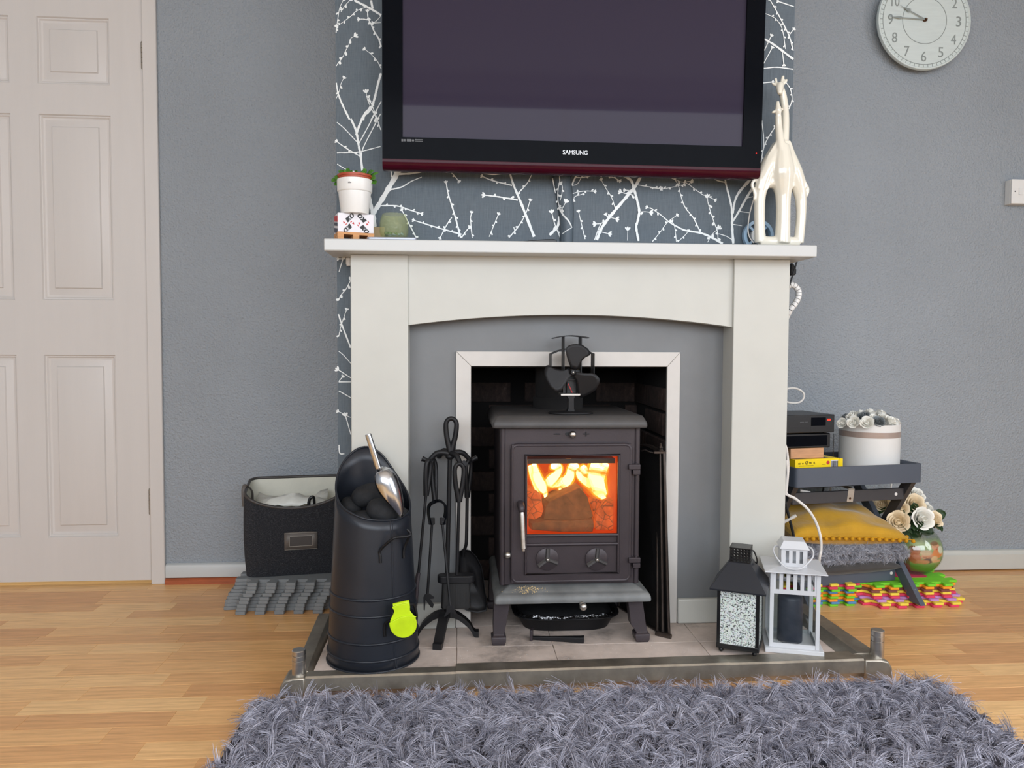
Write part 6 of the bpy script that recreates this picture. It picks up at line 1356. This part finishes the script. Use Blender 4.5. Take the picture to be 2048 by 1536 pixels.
d1 = tray_thing('set_top_box', 'upper black media recorder with a red light beside white hat box', 'set top box', -.05, .022, d1z, 1)
obj('case', MB().box(0, .198, 0, .16, .003, d1h), 'black', d1, bev=.002)
for x, y in ((.02, .02), (.178, .02), (.02, .14), (.178, .14)): obj('foot', MB().lathe([(.006, 0), (.006, .004)], (x, y, 0), 12), 'black', d1)
obj('display_window', MB().box(.115, .166, -.0008, .001, d1h*.42, d1h*.86), 'blackgloss', d1, sm=0)
obj('flap_line', MB().box(.04, .182, -.0004, .001, d1h*.38, d1h*.4).box(.113, .114, -.0004, .001, .004, d1h*.38), 'ink', d1, sm=0)
obj('fine_print', MB().box(.076, .09, -.0005, .0005, d1h*.62, d1h*.64).box(.093, .103, -.0005, .0005, d1h*.62, d1h*.64), 'graymark', d1, sm=0)
obj('red_light', MB().prism(rrect(.172, .183, d1h*.68, d1h*.77, .001, 3), -.0008, .0005), 'led', d1)

# hat box with paper roses
def rose(mb, c, r, up, seed, layers=4, open_=1.0):
    """a bloom of overlapping cupped petals round the axis up"""
    g = random.Random(seed); z_ = Vector(up).normalized(); x_ = z_.orthogonal().normalized(); y_ = z_.cross(x_); c = Vector(c)
    for L in range(layers):
        fr_ = (L+.6)/layers; n_ = (3, 4, 5, 5, 6)[min(4, L)]
        for p_ in range(n_):
            a0 = 2*math.pi*(p_+.5*(L % 2)+g.uniform(-.15, .15))/n_ + L*.7; hw_ = math.pi/n_*1.35; rows = []
            for i in range(5):
                t = i/4; row = []
                for j in range(5):
                    s = j/2-1; a = a0+s*hw_*(1-.25*t*t)
                    lip = max(0, t-.7)/.3; rad = r*fr_*(.42+.5*t**.6 + .16*lip*fr_*(1-.5*abs(s))) + r*.04*s
                    hgt = r*(-.45 + (1.06-.42*fr_)*t - .10*lip*fr_ - .13*abs(s)**3*t) + r*.035*g.uniform(-1, 1)*(i > 2)
                    row.append(c + x_*rad*math.cos(a) + y_*rad*math.sin(a) + z_*hgt)
                rows.append(row)
            mb.grid(rows)
    return mb.ell(c-z_*r*.2, r*.3, r*.3, r*.3, 8, 6)
hbY = 2.425; hb_c = P(1737, 930, hbY); hr = 58.5*MPX*hbY
hq = Vector((hb_c.x, hbY, TF+.0003)); ht = Z(1737, 851, hbY-hr)-hq.z
hat = thing('hat_box', 'round white hat box with satin ribbon topped by white and grey roses', 'box', hq)
obj('drum', MB().lathe([(hr-.001, 0), (hr, .001), (hr, ht-.001), (hr-.001, ht), (hr-.003, ht-.001), (.001, ht-.006)], hq, 64), 'whitecard', hat, sm=40)
zr0, zr1_ = Z(1737, 877.5, hbY-hr)-hq.z, Z(1737, 866, hbY-hr)-hq.z
obj('ribbon', MB().lathe([(hr, zr0), (hr+.0012, zr0+.0004), (hr+.0012, zr1_-.0004), (hr, zr1_)], hq, 64, caps=False), 'ribbon', hat, sm=40)
RS = [(1684, 846, -.07, 11, 'w'), (1707, 844, -.082, 13, 'w'), (1734, 845, -.088, 13.5, 'w'), (1757, 843, -.08, 12.5, 'g'), (1783, 843, -.06, 15, 'w'), (1704, 831, -.03, 12, 'w'), (1726, 832, -.035, 12.5, 'g'), (1748, 836, -.045, 12, 'w'), (1768, 836, -.03, 12, 'w'), (1689, 834, .0, 9, 'g'), (1721, 826, .015, 11, 'w'), (1740, 824, .0, 13, 'w'), (1762, 826, .015, 11, 'w'), (1774, 833, .03, 9, 'g'), (1712, 838, .04, 12, 'w'), (1750, 832, .05, 12, 'w'), (1792, 842, -.01, 11, 'w')]
for i, (px, py, dy, rp, cl) in enumerate(RS):
    Y = hbY+dy; c = P(px, py, Y); c.z = max(c.z, hq.z+ht-.004); d = Vector((c.x-hq.x, dy, .06 if dy < -.05 else .09))
    obj('rose', rose(MB(), c, rp*MPX*Y*1.15, d, i, 4), 'petalgrey' if cl == 'g' else 'petalwhite', hat, sm=60, label='grey paper rose' if cl == 'g' else None)
# clear packet beside the boxes
m = MB(); rows = []
for i in range(7): rows.append([(X(1667, 880, 2.33)+.013*j/5+.003*rng.random(), 2.33+.03*j/5, Z(1667, 930-10*i, 2.33)+.003*rng.random()) for j in range(6)])
obj('clear_packet', m.grid(rows), 'foil', None, sm=20, solid=.0005, label='crinkled silvery packet wedged between black boxes and hat box', cat='packet')

# ---- foam alphabet mats under the table
ft = .0075
cl_left = ['green', 'blue', 'orange', 'green', 'orange', 'blue', 'green', 'pink', 'yellow']
cl_right = ['pink', 'yellow', 'purple', 'pink', 'yellow', 'brown', 'orange', 'green']
ords = ['lowest', 'second lowest', 'third lowest', 'fourth lowest', 'fifth lowest', 'sixth lowest', 'seventh lowest', 'second highest', 'highest', 'very top']
fmL = matmesh(.27, .29, 5, .024, .54, ft); fmR = matmesh(.285, .29, 5, .024, .54, ft)
def fstack(x0, y0, cols_, mesh, side, dz, ox):
    first = {}
    for i, cname in enumerate(cols_):
        n_ = len(cols_); pos = 'lowest' if i == 0 else 'highest' if i == n_-1 else ['', 'second', 'third', 'fourth', 'fifth'][i]+' from the floor' if i < 5 else {2: 'second', 3: 'third', 4: 'fourth', 5: 'fifth'}[n_-i]+' from the top'
        o = obj('foam_mat', mesh, 'foam_'+cname, None, sm=0, bev=.0011, seg=1, recenter=False) if not first else dup(first[0])
        if not first: first[0] = o
        else:
            o.data = first[0].data.copy(); o.data.materials[0] = MAT['foam_'+cname]
        o.location = (x0+ox[i % len(ox)], y0+dz[i % len(dz)], .0003+i*(ft+.0003)); o.rotation_euler = (0, 0, R_(rng.uniform(-1, 1)))
        tag(o, f'{cname} foam mat in the {side} colourful stack, {pos}', 'foam mat', 'colourful foam mats')
fstack(.985, 2.315, cl_left, fmL, 'left', (0, .003, .001, .004, .002, .004), (0, .004, -.003, .002, .005))
fstack(1.288, 2.292, cl_right, fmR, 'right', (-.006, -.004, .010, .018, .024, .030, .034, .03), (.006, .012, .005, -.004, -.002, -.006, .002, .010))
FT_R = .0003+8*(ft+.0003); FT_L = .0003+9*(ft+.0003)
ins = obj('foam_insert', MB().prism(rrect(1.425, 1.535, 2.375, 2.46, .02), FT_R-.002, FT_R+.0006, 'z'), 'foam_pink', None, sm=0, label='flat pink foam piece set in the green mat under the vase', cat='foam mat')

# ---- cushions on the lower bars
def pillow(a, b, h, n=26, wr=.006, seed=0, sag=0):
    g = random.Random(seed); ph = [g.uniform(0, 6.28) for _ in range(6)]; top = []; bot = []
    def pt(i, j, s):
        u = i/n*2-1; v = j/n*2-1
        x = a*u*(1-.10*(1-v*v)*abs(u)**3*0-.07*(1-abs(v)**2)*abs(u)); y = b*v*(1-.07*(1-abs(u)**2)*abs(v))
        e = max(0, (1-u*u)*(1-v*v)); z = s*h*e**.36
        z += wr*e**.4*(math.sin(5*u+3*v+ph[0])+.6*math.sin(9*u-6*v+ph[1])+.4*math.sin(13*v+ph[2])) if s > 0 else 0
        return Vector((x, y, z-sag*u*u))
    m = MB(); m.grid([[pt(i, j, 1) for j in range(n+1)] for i in range(n+1)]); m.grid([[pt(i, j, -1) for j in range(n+1)] for i in range(n+1)]); return m
def cushion(name, mat, C_, a, b, h, rz, rx, label, seed, ry=0, wr=.006, sag=0):
    t_ = thing(name, label, 'cushion', C_, 0)
    Mx = T(*C_) @ rot(rz, rx, ry); m = pillow(a, b, h, seed=seed, wr=wr, sag=sag).xf(Mx)
    c_ = obj('cover', m, mat, t_, sm=0, merge=.0004, sub=1)
    return t_, Mx, c_
dk, _, _c = cushion('dark_cushion', 'darkvelvet', Vector((1.20, 2.43, .128)), .192, .152, .034, 9, 5, 'dark charcoal velvet cushion at the bottom of the pile', 3)
fu, Mf, _c = cushion('fur_cushion', 'furbase', Vector((1.205, 2.435, .178)), .197, .152, .04, 9, 8, 'fluffy grey faux fur cushion under the mustard one', 5, wr=.010)
g = np.random.default_rng(3); n_ = 6000; pts_, nr_ = [], []
for _ in range(n_):
    u, v = g.uniform(-1, 1), g.uniform(-1, .5); s = 1 if g.random() < .6 else -1
    if g.random() < .6: v = -1+g.random()*.25
    e = max(0, (1-u*u)*(1-v*v)); p = Vector((.197*u*(1-.07*(1-v*v)*abs(u)), .152*v*(1-.07*(1-u*u)*abs(v)), s*.042*e**.36))
    nn = Vector((u*abs(u)**3, v*abs(v)**3, s*e**.5*.9+.08)).normalized()
    pts_.append(tuple(Mf @ p)); nr_.append(tuple((Mf.to_3x3() @ nn).normalized()))
strands('fur_pile', np.array(pts_), np.array(nr_), 'fur', fu, .015, 13, .10, .0011, 1.6, 3, 9, .0022, .35)
ye, My, _c = cushion('velvet_cushion', 'velvet', Vector((1.195, 2.432, .246)), .215, .165, .054, 10, 10, 'mustard yellow velvet cushion with pompom edging on the pile', 9, ry=4, wr=.007)
m = MB()
for i in range(19):
    u = -1+2*i/18; p = My @ Vector((.215*u*(1-0.0), -.165*(1-.07*(1-u*u)), 0)); p += Vector((0, -.004, -.002)); obj('pompom', MB().ell(p, .0062+.001*rng.random(), None, None, 9, 7), 'pompom', ye, sm=80)
for i in range(6):
    v = -1+.16*(i+1); p = My @ Vector((.215*(1-.07*(1-v*v)), .165*v, 0)); obj('pompom', MB().ell(p+Vector((.003, -.002, 0)), .0064, None, None, 9, 7), 'pompom', ye, sm=80)
obj('trim_braid', MB().tube([My @ Vector((.215*u, -.165*(1-.07*(1-u*u)), .002)) for u in [-1+2*i/30 for i in range(31)]], .0018, 6), 'pompom', ye, sm=60)

# ---- fish bowl vase printed with a photograph, cream roses
VY = 2.435; vc_ = P(1830, 1093, VY); vr = 53.5*MPX*VY; vz = FT_R+.0008
vs = thing('fishbowl_vase', 'round glass bowl vase printed with a photo of three children', 'vase', (vc_.x, VY, vz))
vcz = vz+vr*.90
prof = []
for i in range(22):
    t = R_(-64+ (64+50)*i/21); prof.append((vr*math.cos(t), vcz+vr*math.sin(t)))
prof = [(.001, vz)] + [(r_, max(vz, z_)) for r_, z_ in prof]
rim_r, rim_z = prof[-1]
prof += [(rim_r+.003, rim_z+.004), (rim_r+.002, rim_z+.005), (rim_r-.002, rim_z+.001)] + [(max(.001, r_-.002), z_+.0012) for r_, z_ in prof[::-1][:-1]]
obj('bowl', MB().lathe(prof, (vc_.x, VY, 0), 48), 'bowl', vs, sm=60)
# the print: a curved patch just inside the glass, coloured point by point
NU, NV = 70, 56; rows = []; cols_ = []
BLOBS = [(.02, -.16, .17, .16, (224, 150, 118)), (-.31, .02, .14, .16, (196, 122, 92)), (-.33, .15, .15, .09, (140, 92, 62)), (-.31, -.28, .16, .24, (196, 112, 78)), (.32, .22, .16, .18, (232, 168, 138)), (.30, .36, .16, .09, (150, 104, 66)), (.38, -.06, .22, .2, (246, 140, 82)), (.52, .06, .14, .16, (236, 232, 214)), (-.02, -.02, .16, .12, (214, 184, 160)),
         (.06, -.36, .16, .12, (92, 74, 70)), (.24, -.28, .12, .12, (244, 196, 158)), (.36, -.40, .2, .07, (240, 176, 136)), (-.10, -.42, .2, .1, (206, 138, 98)), (.62, -.16, .08, .1, (242, 190, 150)), (-.05, -.2, .05, .02, (160, 104, 86)), (.09, -.2, .05, .02, (160, 104, 86)), (.03, -.27, .05, .018, (120, 60, 56)), (-.36, .03, .03, .015, (150, 96, 78)), (-.26, .03, .03, .015, (150, 96, 78)), (.27, .22, .03, .015, (170, 112, 90)), (.37, .2, .03, .015, (170, 112, 90)), (.33, .12, .05, .02, (190, 80, 80))]
def pc_(u, v):
    g_ = .5+.5*math.sin(u*9+3*v)*math.sin(v*11-2*u)
    c = [138+30*g_, 158+26*g_, 112+18*g_]
    if v < -.42: k_ = min(1, (-.42-v)*4); c = [c[0]+(112-c[0])*k_, c[1]+(140-c[1])*k_, c[2]+(64-c[2])*k_]
    if u < -.45 and v < -.25: c = [128, 92, 82]
    for bu, bv, ru, rv, cc in BLOBS:
        d = ((u-bu)/ru)**2+((v-bv)/rv)**2
        if d < 1.15: k_ = min(1, (1.15-d)/.25); c = [a_+(b_-a_)*k_ for a_, b_ in zip(c, cc)]
    return [min(255, q*1.08) for q in c] + [.95 if v < .35 else max(0, .95*(1-(v-.35)/.3))]
for j in range(NV+1):
    v = -1+2*j/NV; row = []
    for i in range(NU+1):
        u = -1+2*i/NU; th = R_(-90+3)+u*R_(68); ph = R_(-2)+v*R_(46); rr2 = vr-.0028
        row.append((vc_.x+rr2*math.cos(ph)*math.cos(th), VY+rr2*math.cos(ph)*math.sin(th), vcz+rr2*math.sin(ph))); cols_.append(pc_((u+.14)/1.18, (v-.20)/1.18))
    rows.append(row)
pr_ = obj('photo_print', MB().grid(rows), None, vs, sm=60, label='printed photo of three small children on grass')
ca = pr_.data.color_attributes.new('print', 'FLOAT_COLOR', 'POINT')
for d_, c in zip(ca.data, cols_): d_.color = (*lin(c[:3]), c[3])
t = NT('photo_print'); at = t.n('ShaderNodeAttribute', attribute_name='print'); tc = t.n('ShaderNodeTexCoord')
t.set(**{'Base Color': at.outputs['Color'], 'Roughness': .3}); tr = t.n('ShaderNodeBsdfTransparent'); mx = t.n('ShaderNodeMixShader'); t.l(at.outputs['Alpha'], mx.inputs[0])
t.l(tr.outputs[0], mx.inputs[1]); t.l(t.b.outputs[0], mx.inputs[2]); t.l(mx.outputs[0], t.t.nodes['Material Output'].inputs[0]); pr_.data.materials.append(t.m)
ROS = [(1804, 1017, -.045, 13, 'petalcream', 'small cream rose close to the table leg'), (1797, 1043, -.065, 20, 'petalcream', 'large cream rose drooping over the left of the bowl'), (1830, 1008, -.02, 19, 'petalcream', 'cream rose at the top middle of the bouquet'), (1834, 990, .03, 16, 'petalwhite', 'white rose at the very top of the bouquet'), (1846, 1037, -.055, 21, 'petalwhite', 'large white rose at the front of the bouquet'), (1872, 1040, -.02, 17, 'petalcream', 'cream rose at the right of the bouquet'), (1764, 1009, .03, 17, 'petalcream', 'shaded cream rose behind the crossed table leg'), (1815, 998, .05, 14, 'petalwhite', 'white rose at the back of the bouquet'), (1858, 1018, .03, 13, 'petalwhite', 'small white rose at the back right of the bouquet')]
vt_ = Vector((vc_.x, VY, rim_z))
for i, (px, py, dy, rp, mt_, lb_) in enumerate(ROS):
    Y = VY+dy; c = P(px, py, Y); r_ = rp*MPX*Y; up = Vector((c.x-vt_.x, dy-.11, (c.z-vt_.z)*.45+.025))
    rt2 = thing('rose', lb_, 'rose', c, 0, 'roses in the bowl vase')
    obj('bloom', rose(MB(), c, r_*1.22, up, 20+i, 5, 1.0), mt_, rt2, sm=60)
    q = vt_+Vector(((c.x-vt_.x)*.4, dy*.4, .0)); q2 = Vector((vc_.x-(c.x-vt_.x)*.3, VY-dy*.2, vz+.03))
    obj('stem', MB().tube([c-up.normalized()*r_*.3, q, q2], .0022, 6, smooth=3), 'darkleaf', rt2, sm=60)
    for k_ in range(3):
        a_ = 2.1*k_+i; dd = Vector((math.cos(a_), math.sin(a_)*.8+.1, -.8)); obj('leaf', leafm(c-up.normalized()*r_*.5, r_*1.7, r_*1.2, dd, .2), 'darkleaf', rt2, sm=60, solid=.0006)
spray = leafm(P(1862, 1034, VY), .05, .036, (1, .1, .25), .2, (0, -1, .3))
for q_, L_, W_2, d_ in (((1822, 1040), .05, .04, (.5, -.3, -.3)), ((1815, 1050), .055, .04, (-.5, -.3, -.5)), ((1835, 1052), .05, .04, (.6, -.4, -.35)), ((1826, 1028), .045, .035, (-.2, -.2, .8)), ((1820, 1058), .05, .04, (.1, -.5, -.6))):
    b_2 = leafm(P(*q_, VY-.02), L_, W_2, d_, .15, (0, -1, .3)); spray.add(b_2.v, b_2.f)
obj('rose_leaf_spray', spray, 'darkleaf', None, sm=60, solid=.0006, label='broad dark green leaves among the vase roses', cat='leaves')

# ---- cables beside the surround
YC = 2.16
obj('long_white_cable', MB().tube([P(1572, 920, YC), P(1575, 945, YC), P(1572, 985, YC), P(1590, 997, YC), P(1615, 1018, YC), P(1632, 1045, YC), P(1641, 1075, YC), P(1642, 1100, YC), P(1639, 1115, YC), P(1636, 1150, YC+.02), P(1630, 1195, YC+.03)], .0042, 8, smooth=5), 'cablewhite', None, label='white cable arching down before the mustard cushion', cat='cable')
obj('upright_white_cable', MB().tube([P(1568, 885, YC), P(1573, 900, YC), P(1576, 930, YC), P(1574, 965, YC), P(1571, 990, YC)], .0042, 8, smooth=4), 'cablewhite', None, label='white cable running down the edge of the surround leg', cat='cable')
obj('thin_black_cable', MB().tube([P(1568, 995, YC), P(1577, 1030, YC), P(1588, 1075, YC), P(1593, 1110, YC), P(1595, 1150, YC)], .0042, 8, smooth=4), 'cableblack', None, label='black cable slanting down beside the surround leg', cat='cable')
obj('white_plug_lead', MB().tube([P(1564, 1046, YC+.01), P(1592, 1031, YC-.01)], .0048, 8), 'cablewhite', None, label='short stub of white cable sticking out by the cushion', cat='cable')
for (a, b), cl, nm, lb_ in ((((1655, 990), (1668, 970)), 'cablewhite', 'rear_white_cable', 'white cable behind the table upper bar'), (((1644, 985), (1652, 968)), 'cableblack', 'rear_black_cable', 'thin black cable behind the table upper bar'), (((1780, 985), (1786, 962)), 'cablewhite', 'wall_cable', 'thin white cable hanging by the wall behind the table')):
    obj(nm, MB().tube([P(*a, 2.62), P((a[0]+b[0])/2-1, (a[1]+b[1])/2, 2.62), P(b[0], b[1]-30, 2.62)], .0032, 6, smooth=3), cl, None, label=lb_, cat='cable')
obj('white_lead_end', MB().tube([P(1600, 981, 2.3), P(1620, 985, 2.3)], .004, 8), 'cablewhite', None, label='short white cable end above the upper table bar', cat='cable')

# ================================================================ THE RUG
rug = thing('shaggy_rug', 'deep pile shaggy grey rug in front of the hearth', 'rug', (.33, 1.2, 0))
rx0, rx1, ry0, ry1 = -.455, 1.137, .55, 1.718
obj('backing', MB().prism(rrect(rx0, rx1, ry0, ry1, .05), .0003, .008, 'z'), 'rugbase', rug, sm=0)
g = np.random.default_rng(11); n_ = 9600
xy = np.stack([g.uniform(rx0+.004, rx1-.004, n_), ry1-.004-(ry1-ry0-.01)*g.random(n_)**1.35], 1)
cr = .05
def inside(p):
    dx = max(rx0+cr-p[0], p[0]-(rx1-cr), 0); dy = max(ry0+cr-p[1], p[1]-(ry1-cr), 0); return dx*dx+dy*dy < cr*cr
xy = np.array([p for p in xy if inside(p)])
pts_ = np.column_stack([xy, np.full(len(xy), .008)])
nr_ = np.zeros_like(pts_); nr_[:, 2] = 1
nr_[:, 0] += .3*np.exp(-(rx1-xy[:, 0])/.03)-.3*np.exp(-(xy[:, 0]-rx0)/.03); nr_[:, 1] += .25*np.exp(-(ry1-xy[:, 1])/.03)
nr_ /= np.linalg.norm(nr_, axis=1, keepdims=True)
strands('pile', pts_, nr_, 'shag', rug, .037, 17, .06, .0017, 1.5, 4, 12, .0032, .22)
